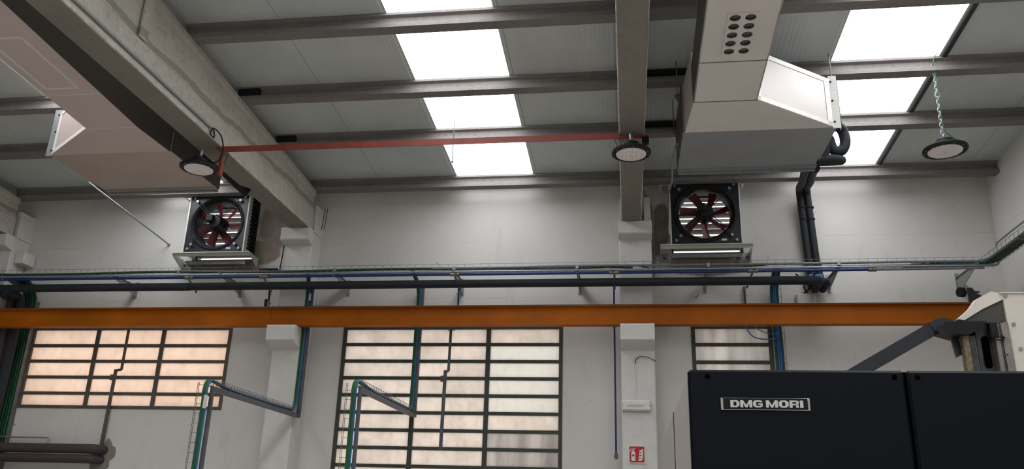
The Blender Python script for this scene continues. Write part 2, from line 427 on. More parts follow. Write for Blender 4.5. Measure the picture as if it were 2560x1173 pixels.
for k, (x0, x1) in enumerate(SK):
    mb = MB(); slab(mb, x0, x1, -8.5, 10.85, .01, .03)
    w = struct(mb.build('window_%d' % (k+4), SKYL, origin=(0,0,0)))
    mb = MB(); slab(mb, x0-.045, x0-.036, -8.5, 10.85, -.006, 0)
    struct(mb.build('trim_%d' % (2*k+1), WHITEST, origin=(0,0,0)))
    if k == 2:
        mb = MB(); slab(mb, x1+.03, x1+.075, -8.5, 10.85, -.02, 0)
        struct(mb.build('trim_%d' % (2*k+2), BLACKPL, origin=(0,0,0)))

# ------------------------------------------------------------------ columns, roof beams, purlins
def column(x0, x1, label, fork=True, low=True, rnd=0):
    t = thing('concrete_column', ((x0+x1)/2, 10.82, 0), label, 'column', 'white painted columns against the back wall')
    s = MB()
    s.bbox(x0, x1, 10.65, 11.0, 0, 5.445, .012)
    s.build('shaft', WHITECOL, t)
    h = MB()
    h.loft([[V(x,10.66,5.22), V(x,10.49,5.26), V(x,10.475,5.275), V(x,10.47,5.43), V(x,10.485,5.447), V(x,10.66,5.447)] for x in (x0-.008, x1+.008)])
    h.build('beam_corbel', WHITECOL, t)
    f = MB(); f.box(x0, x0+.075, 10.68, 11.0, 5.447, 5.84); f.box(x1-.085, x1, 10.68, 11.0, 5.447, 5.86)
    f.build('fork_arm', WHITECOL, t)
    if low:
        c = MB(); c.loft([[V(x,10.66,3.70), V(x,10.415,3.79), V(x,10.40,3.805), V(x,10.395,3.99), V(x,10.41,4.008), V(x,10.66,4.008)] for x in (x0+.0, x1+.0)])
        c.build('crane_corbel', WHITECOL, t)
    return t
column(-9.63, -9.22, 'white concrete column at the left edge, with a white box on its side')
column(-4.86, -4.46, 'white concrete column between the left window and the tall middle window')
column(-.075, .36, 'white concrete column carrying the red fire extinguisher sign')
def roof_beam(xc, w, label, z=5.445):
    h = w/2; mb = MB(); L = []
    for y in [10.62-i*.35 for i in range(58)]:
        zt = rz(y)-.17; j = lambda: random.uniform(-.004, .004)
        L.append([V(xc-h+.012,y,z), V(xc+h-.014+j(),y,z+j()*.5), V(xc+h,y,z+.016+j()), V(xc+h,y,z+.30), V(xc+h-.022,y,z+.335), V(xc+h-.022,y,zt-.09), V(xc+h,y,zt-.06), V(xc+h,y,zt),
                  V(xc-h,y,zt), V(xc-h,y,zt-.06), V(xc-h+.022,y,zt-.09), V(xc-h+.022,y,z+.335), V(xc-h,y,z+.30), V(xc-h,y,z+.014)])
    mb.loft(L)
    return tag(mb.build('roof_beam', CONC), label, 'beam', 'concrete roof beams running towards the viewer')
roof_beam(-9.39, .30, 'concrete roof beam at the far left edge, over the column with a white box')
b1 = roof_beam(-4.62, .31, 'wide diagonal concrete roof beam left of centre with a stained side')
roof_beam(.096, .27, 'concrete roof beam seen from straight below, right of the bright middle skylight')
mb = MB(); mb.bbox(-4.475, -4.44, 6.05, 6.17, 5.76, rz(6.1)-.16, .008); mb.build('stiffener', CONC, b1)
PUR_Y = [10.58, 9.24, 8.11, 6.89, 5.68, 4.5]
ROWN = ['resting above the back wall', 'second out from the back wall', 'third out from the back wall', 'fourth out from the back wall', 'fifth out from the back wall', 'sixth out from the back wall, above the frame']
BAYS = [(-9.24, -4.78, 'left bay'), (-4.46, -.04, 'middle bay'), (.235, 4.88, 'right bay')]
def purlin(x0, x1, y, label, i, bay):
    zt = rz(y)-.001; w = .14
    prof = [(0,0),(w,0),(w,-.028),(.095,-.042),(.095,-.098),(w,-.118),(w,-.17),(0,-.17),(0,-.118),(.042,-.098),(.042,-.042),(0,-.028)]
    mb = MB(); mb.loft([[V(x,y+a,zt+b) for a, b in prof] for x in (x0-.10, x1+(.10 if x1 < 4.8 else 0))])
    o = tag(mb.build('roof_purlin', PURL), label, 'purlin', 'precast roof purlins in the '+bay)
    return o
for bi, (x0, x1, bay) in enumerate(BAYS):
    for i, y in enumerate(PUR_Y[:5]):
        o = purlin(x0, x1, y, 'grey concrete roof purlin in the %s, %s' % (bay, ROWN[i]), i, bay)
        if bi == 1 and i in (1, 2):
            MB().box(x0-.06, x0+.20, y-.012, y+.04, rz(y)-.115, rz(y)-.03).build('end_sleeve', BLACK, o)
        if bi == 2 and i in (1, 2):
            MB().box(x0+.005, x0+.5, y-.012, y+.04, rz(y)-.075, rz(y)-.02).build('end_sleeve', BLACK, o)

# ------------------------------------------------------------------ windows
def window(name, W, xs, zs, frame_m, pane_m, special=None):
    x0, x1, z0, z1 = W; t = struct(thing(name, ((x0+x1)/2, YB+.1, z0), '', ''))
    del t['label']; del t['category']
    f = MB(); d0, d1 = YB-.01, YB+.05; b = .05
    f.box(x0, x0+b, d0, d1, z0, z1); f.box(x1-b, x1, d0, d1, z0, z1); f.box(x0+b, x1-b, d0, d1, z1-.06, z1); f.box(x0+b, x1-b, d0, d1, z0, z0+.045)
    f.build('window_frame', frame_m, t)
    g = MB(); e = .03
    for x in xs: g.box(x-e, x+e, YB+.005, YB+.045, z0+.045, z1-.06)
    cols = [x0+b]+[v for x in xs for v in (x-e, x+e)]+[x1-b]
    for z in zs:
        for i in range(0, len(cols), 2): g.box(cols[i], cols[i+1], YB+.0, YB+.04, z-.022, z+.022)
    g.build('glazing_bars', frame_m, t)
    rows = [z0+.045]+sorted(zs)+[z1-.06]
    groups = {}
    for i in range(0, len(cols), 2):
        for j in range(len(rows)-1):
            m = pane_m
            if special and (i//2, len(rows)-2-j) in special: m = special[(i//2, len(rows)-2-j)]
            groups.setdefault(m.name, (m, MB()))[1].box(cols[i]-.02, cols[i+1]+.02, YB+.022, YB+.028, rows[j], rows[j+1])
    for m, g in groups.values(): g.build('glass_panes', m, t)
    return t
window('window_1', W1, [-7.768, -6.727], [3.837, 3.606, 3.372, 3.138], FRAMEB, PANE_WARM)
zz = [4.13-.04-.2345*i for i in range(1, 13)]
sp = {}
for j in (1, 2, 3, 4): sp[(2, j)] = PANE_CLEAN
sp[(2, 6)] = PANE_GREY; sp[(2, 7)] = PANE_GREY
PANE_TAN = panemat('tan_replacement_pane', (150, 136, 118), .1)
window('window_2', W2, [-2.91, -1.89], zz, FRAMEG, PANE_MID, sp)
window('window_3', W3, [], zz, FRAMEG, PANE_GREY)
# ledges in the reveals
def opener(pts, label):
    t = thing('window_opener_rod', pts[-1], label, 'opener rod', 'window opener rods')
    MB().bar(pts[0], pts[1], .035, .02, (0,1,0)).bar(pts[1]+V(.0,0,0), pts[2], .03, .035, (0,1,0)).bar(pts[2]+V(0,0,.018), pts[3], .045, .022, (0,1,0)).build('rod', FRAMEB if pts[0].x < -5 else STEELG, t)
    p = pts[2]; MB().box(p.x-.06, p.x-.02, p.y-.02, p.y+.015, p.z-.14, p.z-.06).build('handle_lug', FRAMEB, t)
    MB().box(pts[0].x-.05, pts[0].x+.05, p.y-.03, p.y+.045, pts[0].z-.0, pts[0].z+.05).build('pivot_bracket', STEELG, t)
    return t
opener([V(-7.25,10.94,4.06), V(-7.25,10.94,3.475), V(-7.335,10.94,3.46), V(-7.345,10.94,2.40)], 'long grey opener rod with a jog in front of the left window')
opener([V(-2.415,10.95,4.05), V(-2.42,10.95,3.475), V(-2.462,10.95,3.47), V(-2.472,10.95,2.43)], 'grey opener rod with a jog in front of the tall middle window')

# ------------------------------------------------------------------ crane beam
t = thing('crane_beam', (-2.6, 10.53, 4.01), 'long orange steel crane beam running across under the pipes', 'crane beam')
mb = MB(); xa, xb = -13.9, 4.84
prof = [(10.46,4.01),(10.46,4.024),(10.522,4.03),(10.522,4.254),(10.46,4.26),(10.46,4.274),(10.60,4.274),(10.60,4.26),(10.538,4.254),(10.538,4.03),(10.60,4.024),(10.60,4.01)]
mb.loft([[V(x,y,z) for y, z in prof] for x in (xa, xb)]); mb.build('i_section', ORANGE, t)
for x in (-4.93, -.02, 4.8):
    pass
MB().box(-4.895, -4.885, 10.505, 10.522, 4.03, 4.254).box(-4.60, -4.59, 10.517, 10.522, 4.03, 4.254).build('joint_plate', ORANGE, t)
MB().box(xa, xb, 10.457, 10.603, 4.268, 4.276).box(xa, xb, 10.495, 10.565, 4.276, 4.286).build('rail_bar', plain('dark_rusty_rail', (74, 46, 34), .7, .2, .3), t)
# end wheel and stop on the crane beam
t = thing('end_stop', (4.26, 10.53, 4.286), 'dark metal end stop with round wheel standing on orange beam', 'end stop')
MB().loft([[V(4.215,y,4.286), V(4.50,y,4.286), V(4.32,y,4.40), V(4.275,y,4.47), V(4.22,y,4.47)] for y in (10.50, 10.515)]).build('gusset_plate', BLACKPL, t)
MB().cyl((4.12,10.50,4.415), (4.17,10.52,4.415), .062, n=24).build('wheel', BLACK, t)
MB().cyl((4.17,10.52,4.415), (4.36,10.52,4.42), .012).build('axle', STEELD, t)

# ------------------------------------------------------------------ extractor fans
def fan(dx, label, tilt=0):
    x0, x1, z0, z1 = -6.465+dx, -5.545+dx, 5.168, 6.088; yf = 10.72; cx, cz = (x0+x1)/2, (z0+z1)/2; R = .40
    t = thing('extractor_fan', (cx, yf+.1, z0-.08), label, 'fan', 'axial wall fans')
    MB().holeplate((x0,yf,z0), (1,0,0), (0,0,1), .92, .92, .46, .46, R, -.02, 56).build('mounting_plate', BLACKPL, t)
    rim = MB(); n = 56; L = []
    for rr, yy in ((R+.024,yf-.003),(R+.018,yf-.016),(R,yf-.018),(R-.03,yf+.01),(R-.05,yf+.06),(R-.05,yf+.22),(R-.045,yf+.22),(R,yf+.02),(R+.004,yf)):
        L.append([V(cx+rr*math.cos(2*PI*i/n), yy, cz+rr*math.sin(2*PI*i/n)) for i in range(n)])
    rim.loft(L, False, True, True); rim.build('bell_mouth', BLACK, t)
    # blades
    nb = 7
    for k in range(nb):
        a = 2*PI*k/nb+(.65 if dx < 1 else 1.0); mb = MB(); L = []
        for i in range(7):
            r = .07+i*.0445; w = .050+.0025*i; tw = math.radians(50-3.0*i)
            er = V(math.cos(a+.03*i), 0, math.sin(a+.03*i)); et = V(-math.sin(a+.03*i), 0, math.cos(a+.03*i)); ey = V(0,1,0)
            ch = et*math.cos(tw)+ey*math.sin(tw); nn = er.cross(ch)
            c = V(cx, yf+.10, cz)+er*r
            L.append([c-ch*w+nn*.002, c+nn*.010, c+ch*w+nn*.002, c+ch*w-nn*.002, c+nn*.004, c-ch*w-nn*.002])
        mb.loft(L, True, True); mb.build('blade', REDPL, t)
    h = MB().lathe((cx, yf-.08, cz), [(.04,0),(.085,.005),(.10,.03),(.10,.10),(.115,.12),(.115,.24),(.06,.26)], 28, (0,1,0)).build('motor', BLACK, t)
    MB().bbox(cx-.115, cx-.005, yf-.14, yf-.07, cz-.01, cz+.09, .008).build('terminal_box', BLACK, h)
    fins = MB()
    for k in range(16):
        a = 2*PI*k/16; fins.obox((cx+.1*math.cos(a), yf-.035, cz+.1*math.sin(a)), (.012*math.cos(a),0,.012*math.sin(a)), (0,.03,0), (-.002*math.sin(a),0,.002*math.cos(a)))
    fins.build('cooling_fins', BLACK, h)
    # guard: struts and wire rings
    for k in range(4):
        a = PI/4+k*PI/2; e = V(math.cos(a),0,math.sin(a)); s = V(-math.sin(a),0,math.cos(a)); q = MB()
        for sgn in (-1, 1): q.tube([V(cx,yf-.06,cz)+e*.09+s*sgn*.012, V(cx,yf-.055,cz)+e*.36+s*sgn*.02, V(cx,yf-.02,cz)+e*.475+s*sgn*.006], .0055, 6)
        st = q.build('guard_strut', BLACK, t)
        p = V(cx,yf-.024,cz)+e*.48; MB().cyl(p+V(0,-.02,0), p+V(0,.024,0), .021, .021, 12).build('strut_foot', GALV, st)
    q = MB()
    for rr in (.15,):
        yy = yf-.058
        q.tube([V(cx+rr*math.cos(2*PI*i/40), yy, cz+rr*math.sin(2*PI*i/40)) for i in range(40)], .0022, 5, False, True)
    q.build('guard_wire', BLACK, t)
    for sx in (-1, 1):
        for sz in (-1, 1):
            p = V(cx+sx*.40, yf-.0, cz+sz*.40); MB().cyl(p+V(0,-.018,0), p+V(0,.002,0), .020, .017, 10).build('corner_bolt', GALV, t)
    MB().box(cx+.20, cx+.27, yf-.003, yf, z0+.05, z0+.078).build('rating_label', WHITEST, t)
    # white housing, rails, wall feet
    hs = MB(); hs.box(x0-.02, x0, yf-.01, yf+.26, z0, z1); hs.box(x1, x1+.02, yf-.01, yf+.26, z0, z1); hs.box(x0, x1, yf+.02, yf+.2, z1-.004, z1)
    hs.build('side_cheeks', WHITEST, t)
    r = MB(); r.box(x0-.16, x1+.14, yf-.03, yf+.015, z1+.015, z1+.028); r.box(x0-.16, x1+.14, yf+.015, yf+.02, z1-.04, z1+.028)
    for xx in (x0-.15, x1+.05): r.box(xx, xx+.045, yf+.02, YB, z1-.03, z1+.022)
    r.build('top_rail', WHITEST, t)
    r = MB(); r.box(x0-.16, x1+.14, yf-.06, yf+.07, z0-.018, z0-.008); r.box(x0-.16, x1+.14, yf+.0, yf+.006, z0-.055, z0-.018)
    for xx, sg in ((x0-.15, 1), (x1+.13, -1)):
        r.loft([[V(x,yf,z0-.018), V(x,YB,z0-.018), V(x,YB,z0-.16), V(x,YB-.05,z0-.16), V(x,yf,z0-.055)] for x in (xx, xx+.006)])
    r.build('bottom_rail', WHITEST, t)
    for xx in (x0-.16, x1+.04):
        ft = MB().box(xx, xx+.12, YB-.008, YB, z0-.17, z0-.04).build('wall_foot', GALV, t)
        MB().cyl((xx+.06, YB-.03, z0-.11), (xx+.06, YB, z0-.11), .015, n=8).build('anchor_bolt', STEELD, ft)
    MB().box(x0+.03, x1-.02, YB-.16, YB-.10, z0-.14, z0-.09).box(x0+.0, x0+.04, YB-.17, YB, z0-.15, z0-.09).box(x1-.03, x1+.01, YB-.17, YB, z0-.15, z0-.09).build('lower_crossbar', GALV, t)
    # louvre in the wall opening
    lf = MB(); a, b, c, d = F1[0]+dx, F1[1]+dx, F1[2], F1[3]
    if dx > 1: a, b = F2[0], F2[1]
    lf.box(a, a+.03, YB+.10, YB+.2, c, d); lf.box(b-.03, b, YB+.10, YB+.2, c, d); lf.box(a+.03, b-.03, YB+.10, YB+.2, d-.03, d); lf.box(a+.03, b-.03, YB+.1, YB+.2, c, c+.03)
    lf = lf.build('louvre_frame', GALVD, t)
    sl = MB(); n = 11
    for i in range(n):
        z = c+.05+(d-c-.08)*i/(n-1)
        sl.obox(((a+b)/2, YB+.15, z), ((b-a)/2-.03,0,0), (0,.040,-.022 if i % 3 else -.006), (0,.0015,.003))
    sl.build('louvre_slats', plain('louvre_slat_grey', (120, 112, 112), .5, .2), lf)
    return t
fan(0, 'black axial extractor fan with red blades, the left one, beside the diagonal beam')
fan(7.105, 'black axial extractor fan with red blades, the right one, under the grey air unit')
# ridged black cover on the right flank of left fan
mb = MB()
for i in range(14): mb.box(-5.525, -5.485, 10.80+.0, 10.98, 5.24+.06*i, 5.275+.06*i)
mb.box(-5.52, -5.49, 10.9, 10.99, 5.22, 6.06)
tag(mb.build('ridged_flank_cover', BLACK), 'black ridged cover strip on the right flank of the left fan', 'cover')

# ------------------------------------------------------------------ ducts and air units
def air_unit(x0, x1, y0, y1, side, dA, dB, yd, mat, label, dlabel, holes):
    UM = UNITM if side > 0 else UNITL
    z0, z1 = 5.45, 6.02
    u = thing('air_handling_unit', ((x0+x1)/2, (y0+y1)/2, z0), label, 'air unit', 'ceiling air handling units')
    MB().bbox(x0, x1, y0, y1, z0, z1, .006).build('casing', UM, u)
    MB().box(x0+.01, x1-.01, y1-.03, y1+.012, z0-.028, z0).box(x0+.01, x1-.01, y1-.11, y1-.09, z0-.012, z0).build('drip_lip', GALV, u)
    xs = x1 if side > 0 else x0
    fl = MB(); fl.box(xs-.04 if side > 0 else xs-.045, xs+.045 if side > 0 else xs+.04, y0-.012, y0-.002, z0-.01, z1+.02); fl.box(xs+.040 if side > 0 else xs-.045, xs+.045 if side > 0 else xs-.040, y0-.012, y0+.05, z0-.01, z1+.02)
    fl = fl.build('corner_flange', WHITEST if side > 0 else GALV, u)
    for z in (z0+.06, z0+.3, z1-.05): MB().cyl((xs-side*.02, y0-.016, z), (xs-side*.02, y0-.01, z), .012, n=8).build('screw', BLACK, fl)
    for xx in (x0-.03, x1+.03):
        for yy in (y0+.12, y1-.12):
            h = MB().cyl((xx,yy,z1-.14), (xx,yy,rz(yy)), .006, n=6).build('hanger_rod', GALVD, u)
            MB().box(xx-.03, xx+.03, yy-.025, yy+.025, z1-.09, z1-.06).build('hanger_bracket', GALVD, h)
    # plenum (adapter) between duct and unit
    d = thing('air_duct', ((dA+dB)/2, 5.0, z0), dlabel, 'duct', 'foam panel air ducts')
    if side > 0: A = [(dA, yd), (dB, yd), (x1-.03, y0-.005), (x0+.02, y0-.005)]
    else: A = [(dA, yd), (dB, yd), (x1-.02, y0-.005), (x0+.03, y0-.005)]
    pl = MB().loft([[V(x,y,z) for x, y in A] for z in (z0, z1-.01)]).build('plenum', mat, d)
    # duct itself, rising gently towards the viewer
    ye = 1.5; s = .062; L = []
    def dz(y): return z0+s*(yd-y)
    wA0, wB0, wA1, wB1 = dA, dB, dA-(.0), dB+.03
    hh = .40
    if not holes:
        L = [[V(a,y,dz(y)), V(b,y,dz(y)), V(b,y,dz(y)+hh), V(a,y,dz(y)+hh)] for y, a, b in ((yd, dA, dB), (ye, wA1, wB1))]
        MB().loft(L).build('duct_run', mat, d)
        MB().loft([[V(b+.001,y,dz(y)-.0), V(b+.006,y,dz(y)-.0), V(b+.006,y,dz(y)+hh), V(b+.001,y,dz(y)+hh)] for y, b in ((yd+.0, dB), (ye, wB1))]).build('duct_side_shade', DUCTSHADE, d)  # thin dark sheet colours in the shade along the duct side
    else:
        T = V(0, -1, s).normalized(); cs = []
        mb = MB(); n0 = V(1,0,0).cross(T)
        # bottom sheet: solid before, cells with round holes, solid after
        hx = [.931, 1.055]; pitch = .1165
        def P(x, q): return V(x, yd, z0)+T*q
        def quad(xa, xb, qa, qb): mb.loft([[P(xa,qa), P(xb,qa), P(xb,qb), P(xa,qb)], [P(xa,qa)+V(0,0,.012), P(xb,qa)+V(0,0,.012), P(xb,qb)+V(0,0,.012), P(xa,qb)+V(0,0,.012)]])
        q0 = .768
        X0, X1, X2 = hx[0]-.062, (hx[0]+hx[1])/2, hx[1]+.062
        quad(dA, dB, 0, q0); q1 = q0+5*pitch
        quad(dA, X0, q0, q1); quad(X2, dB, q0, q1); quad(dA, dB, q1, 5.6)
        for r in range(5):
            for xa, xb in ((X0, X1), (X1, X2)):
                mb.holeplate(P(xa, q0+r*pitch), (1,0,0), T, xb-xa, pitch, (xb-xa)/2, pitch/2, .045, .012, 28)
        mb.loft([[V(a,y,dz(y)), V(a+.012,y,dz(y)), V(a+.012,y,dz(y)+hh), V(a,y,dz(y)+hh)] for y, a in ((yd, dA), (ye, dA))])
        mb.loft([[V(a,y,dz(y)), V(a-.012,y,dz(y)), V(a-.012,y,dz(y)+hh), V(a,y,dz(y)+hh)] for y, a in ((yd, dB), (ye, dB))])
        mb.loft([[V(dA,y,dz(y)+hh-.01), V(dB,y,dz(y)+hh-.01), V(dB,y,dz(y)+hh), V(dA,y,dz(y)+hh)] for y in (yd, ye)])
        run = mb.build('duct_run', mat, d)
        for r in range(5):
            for x in ((X0+X1)/2, (X1+X2)/2):
                c = P(x, q0+(r+.5)*pitch)
                MB().lathe(c+V(0,0,.010), [(.045,0),(.045,.05),(.042,.05),(.042,0)], 28, T.cross(V(1,0,0))).build('outlet_sleeve', STEELM, run)
                MB().lathe(c+V(0,0,.056), [(.045,0),(.045,.004)], 28).build('outlet_damper', STEELD, run)
    if side < 0: MB().loft([[V(dB+.001,yd,z), V(dB+.006,yd,z), V(x1-.012,y0-.005,z), V(x1-.018,y0-.005,z)] for z in (z0, z1-.01)]).build('duct_side_shade', DUCTSHADE, d); MB().box(x1-.001, x1+.005, y0, y1, z0+.004, z1).build('unit_side_shade', DUCTSHADE, u)  # added dark sheets stand for shade on plenum and unit sides
    else: MB().loft([[V(dA-.006,y,dz(y)), V(dA-.001,y,dz(y)), V(dA-.001,y,dz(y)+hh), V(dA-.006,y,dz(y)+hh)] for y in (yd, ye)]).build('duct_side_shade', DUCTSHADE, d); MB().box(x0-.005, x0+.001, y0, y1, z0+.004, z1).build('unit_side_shade', DUCTSHADE, u)
    # tape at the joints
    tp = MB()
    if side > 0: e0, e1 = V(dB, yd, z0), V(x1-.03, y0-.005, z0)
    else: e0, e1 = V(dA, yd, z0), V(x0+.03, y0-.005, z0)
    dd = (e1-e0).normalized(); nn = V(dd.y, -dd.x, 0)*side
    def strip(p, q, w, up): tp.obox((p+q)/2+nn*.004, (q-p)/2, up*w/2, nn*.002)
    strip(e0+V(0,0,.03), e1+V(0,0,.03), .05, V(0,0,1)); strip(e0+V(0,0,z1-z0-.04), e1+V(0,0,z1-z0-.04), .05, V(0,0,1))
    strip(e0+dd*.02+V(0,0,.01), e0+dd*.02+V(0,0,z1-z0-.02), .05, dd); strip(e1-dd*.05+V(0,0,.01), e1-dd*.05+V(0,0,z1-z0-.02), .07, dd)
    tp.build('foil_tape', TAPE, pl)
    for q in (.0, .66):
        sm = MB(); a = V(dA, yd, z0)+V(0,-1,s).normalized()*q; sm.obox(a+V((dB-dA)/2,0,-.001), ((dB-dA)/2,0,0), (0,.007,0), (0,0,.002))
        sm.build('seam_tape', STEELM if side > 0 else DUCTR, d)
    return u, d
u, d = air_unit(.625, 2.165, 7.865, 8.905, 1, .685, 1.285, 7.21, DUCTR,
    'grey metal air unit on the right, hung under the roof above the right fan', 'grey air duct on the right with ten round outlets', True)
ul, dl = air_unit(-6.64, -5.115, 7.89, 9.05, -1, -5.745, -5.155, 7.265, DUCTL,
    'grey metal air unit on the left, hung under the roof beside the left fan', 'rosy grey air duct at the upper left with a taped access panel', False)
# access panel outline on the left duct
mb = MB(); T = V(0,-1,.062).normalized()
def PD(x, q): return V(x, 7.265, 5.449)+T*q
for (a, b) in (((-5.66,.78),(-5.66,1.6)), ((-5.32,.78),(-5.32,1.6)), ((-5.66,.78),(-5.32,.78)), ((-5.66,1.6),(-5.32,1.6))):
    mb.bar(PD(*a), PD(*b), .035, .004, (0,0,1))
mb.build('access_panel_tape', DUCTR, dl)
tag(MB().tube(spline([(-5.12,8.55,5.72), (-4.98,8.6,5.66), (-4.9,8.75,5.56), (-4.80,8.95,5.46), (-4.72,9.05,5.40)]), .055, 12).build('flexible_hose', BLACK), 'thick black hose bridging from left air unit to the diagonal beam', 'hose')

# insulated hoses beside and below the right unit
t = thing('insulated_pipe_loop', (2.3, 8.7, 5.4), 'black insulated pipes looping beside the right air unit', 'pipes')
MB().tube(spline([(2.16,8.4,5.86), (2.30,8.55,5.86), (2.44,8.7,5.83), (2.47,8.72,5.69), (2.42,8.72,5.58), (2.33,8.72,5.6), (2.29,8.7,5.72), (2.24,8.66,5.66), (2.22,8.7,5.5)], 8), .058, 14).build('upper_hose', INSUL, t)
MB().tube(spline([(2.14,8.70,5.47), (2.24,8.70,5.475), (2.34,8.70,5.47), (2.41,8.74,5.475), (2.42,8.86,5.52), (2.34,8.98,5.57), (2.2,9.05,5.60)], 8), .052, 14).build('lower_hose', INSUL, t)
def two(dx, lab, r=.048):
    pts = [(2.12+dx,9.1,5.54), (2.18+dx*1.0,9.5,5.66), (2.30+dx,10.2,5.82), (2.385+dx,10.78,5.985), (2.405+dx,10.895,5.95), (2.44+dx,10.90,5.0), (2.47+dx,10.90,4.72)]
    pts = round_path(pts, .06, 5)
    return pts
pa, pb = two(0, ''), two(.098, '')
ta = thing('insulated_pipe', (-3, 10.45, 4.5), 'long black insulated pipe running level above the orange beam', 'pipe')
path = pa[:-1]+round_path([(2.47,10.90,4.72), (2.475,10.90,4.55), (2.475,10.45,4.58), (-9.9,10.45,4.578)], .09, 6)
MB().tube(path, .049, 16).build('insulation', INSUL, ta)
MB().tube([(-13.9,10.45,4.57), (-6.2,10.45,4.568), (-6.12,10.45,4.570)], .056, 16).build('thick_insulation', INSUL, ta)
tb = thing('insulated_pipe', (-3, 10.58, 4.5), 'second black insulated pipe, hidden close behind the level one', 'pipe')
path = pb[:-1]+round_path([(2.568,10.90,4.72), (2.575,10.90,4.55), (2.58,10.575,4.585), (2.45,10.575,4.60), (-9.9,10.575,4.598)], .09, 6)
MB().tube(path, .048, 16).build('insulation', INSUL, tb)
for tt, pp in ((ta, pa), (tb, pb)):
    for z in (5.72, 5.55): MB().lathe((pp[-1].x-.045, 10.893, z), [(.047,0),(.053,.0),(.053,.02),(.047,.02)], 14).build('joint_band', BLACK, tt)
MB().bbox(2.40, 2.60, 10.80, 10.97, 4.66, 4.76, .01).build('shutoff_valve', BLUEC, ta)
MB().cyl((2.44,10.72,4.70), (2.44,10.80,4.70), .022, n=12).build('valve_cap', REDBR, ta)

# ------------------------------------------------------------------ wall brackets, cable tray, cables, pipes
def bracket(x, z0=4.56, label=''):
    t = thing('tray_bracket', (x, 10.97, z0), label, 'bracket', 'triangular brackets under the cable tray')
    MB().box(x-.022, x+.022, 10.985, 11.0, z0, 4.80).build('wall_plate', GALV, t)
    MB().loft([[V(xx,10.985,z0+.02), V(xx,10.985,4.735), V(xx,10.34,4.735), V(xx,10.34,4.715)] for xx in (x-.003, x+.003)]).build('gusset', GALV, t)
    MB().box(x-.022, x+.022, 10.33, 10.985, 4.735, 4.741).build('arm', GALV, t)
    return t
bl = [(-9.0,'at the left edge beside the green cables'), (-7.28,'above the left window'), (-5.63,'just right of the left fan'), (-3.97,'above the left side of the tall middle window'),
      (-2.29,'above the middle of the tall window'), (-.63,'left of the column with the fire extinguisher sign'), (1.07,'under the right fan'), (2.69,'just right of the black pipe elbow')]
first = bracket(bl[0][0], label='triangular steel bracket '+bl[0][1])
for x, l in bl[1:]: dup(first, (x-bl[0][0], 0, 0), 'triangular steel bracket '+l)
bracket(4.31, 4.51, 'tall triangular steel bracket near the right corner, above the end stop')
t = thing('wall_arm', (4.6, 9.32, 4.6), 'dark steel arm on the right wall carrying the turned cable tray', 'bracket')
MB().loft([[V(4.88,y,4.745), V(4.88,y,4.60), V(4.36,y,4.705), V(4.36,y,4.735)] for y in (9.32, 9.326)]).box(4.36, 4.88, 9.30, 9.34, 4.735, 4.742).build('gusset', STEELG, t)

t = thing('wire_cable_tray', (-3, 10.47, 4.74), 'long galvanised wire mesh cable tray running along the back wall', 'cable tray')
ys = (10.385, 10.44, 10.50, 10.56); zt = 4.748
mb = MB(); xa, xe = -13.9, 4.36; r = .0018
for yy, zz_ in ((10.38, 4.83), (10.385, zt), (10.44, zt), (10.50, zt), (10.56, zt), (10.565, 4.83)):
    mb.box(xa, xe, yy-r, yy+r, zz_-r, zz_+r)
x = xa
while x < xe:
    mb.box(x-r, x+r, 10.38-r, 10.38+r, zt, 4.83); mb.box(x-r, x+r, 10.565-r, 10.565+r, zt, 4.83); mb.box(x-r, x+r, 10.38, 10.565, zt-2*r, zt)
    x += .113
mb.build('wire_mesh', GALVD, t)
mb = MB(); xt = 4.40  # leg along the right wall
for xx, zz_ in ((xt, 4.83), (xt, zt), (xt+.06, zt), (xt+.12, zt), (xt+.18, zt), (xt+.18, 4.83)):
    mb.box(xx-r, xx+r, 6.0, 10.56, zz_-r, zz_+r)
y = 10.5
while y > 6: mb.box(xt-r, xt+r, y-r, y+r, zt, 4.83); mb.box(xt+.18-r, xt+.18+r, y-r, y+r, zt, 4.83); mb.box(xt, xt+.18, y-r, y+r, zt-2*r, zt); y -= .113
mb.build('wire_mesh', GALVD, t)
for x in (-6.28, -3.97, -2.29, -.63, 1.07, 2.69): MB().box(x-.018, x+.018, 10.368, 10.376, 4.70, 4.80).build('hold_down_clip', GALV, t)

def cable(pts, r, m, label, cat='cable', name='cable', group=None, n=8, sm=8):
    return tag(MB().tube(spline(pts, sm), r, n).build(name, m), label, cat, group)
def wob(x0, x1, y, z, a=.008, step=.5, ph=0):
    out = []; n = int(abs(x1-x0)/step)
    for i in range(n+1):
        x = x0+(x1-x0)*i/n; out.append((x, y+a*math.sin(x*2.1+ph), z+a*.8*math.sin(x*1.7+ph*2)+a*.4))
    return out
cable(wob(-13.5, -.6, 10.42, 4.772, .010)+[(-.3,10.44,4.79), (-.05,10.46,4.785), (.1,10.47,4.77)], .019, TEALC, 'thick dark green cable bundle along the left and middle of the tray', 'cable bundle', 'cable_bundle')
cable(wob(-2.6, 4.25, 10.41, 4.785, .006, ph=1)+[(4.36,10.40,4.78)], .017, GREYC, 'grey conduit lying in the cable tray from centre to right corner', 'conduit', 'conduit')
cable(wob(-13.5, 1.2, 10.49, 4.762, .007, ph=2), .012, GREENC, 'green cable lying at the back of the cable tray', 'cable', 'cable')
cable([(-.9,10.45,4.765), (-.5,10.46,4.775), (-.1,10.44,4.79), (.15,10.43,4.79), (.33,10.45,4.76)], .011, GREENC, 'bright green cable looping in the tray beside the sign column', 'cable')
cable([(-8.9,10.45,4.765), (-8.6,10.46,4.78), (-8.3,10.47,4.78), (-7.9,10.5,4.76)], .011, plain('yellow_green_wire', (120, 150, 50)), 'yellow green earth wire in the tray at far left', 'cable')
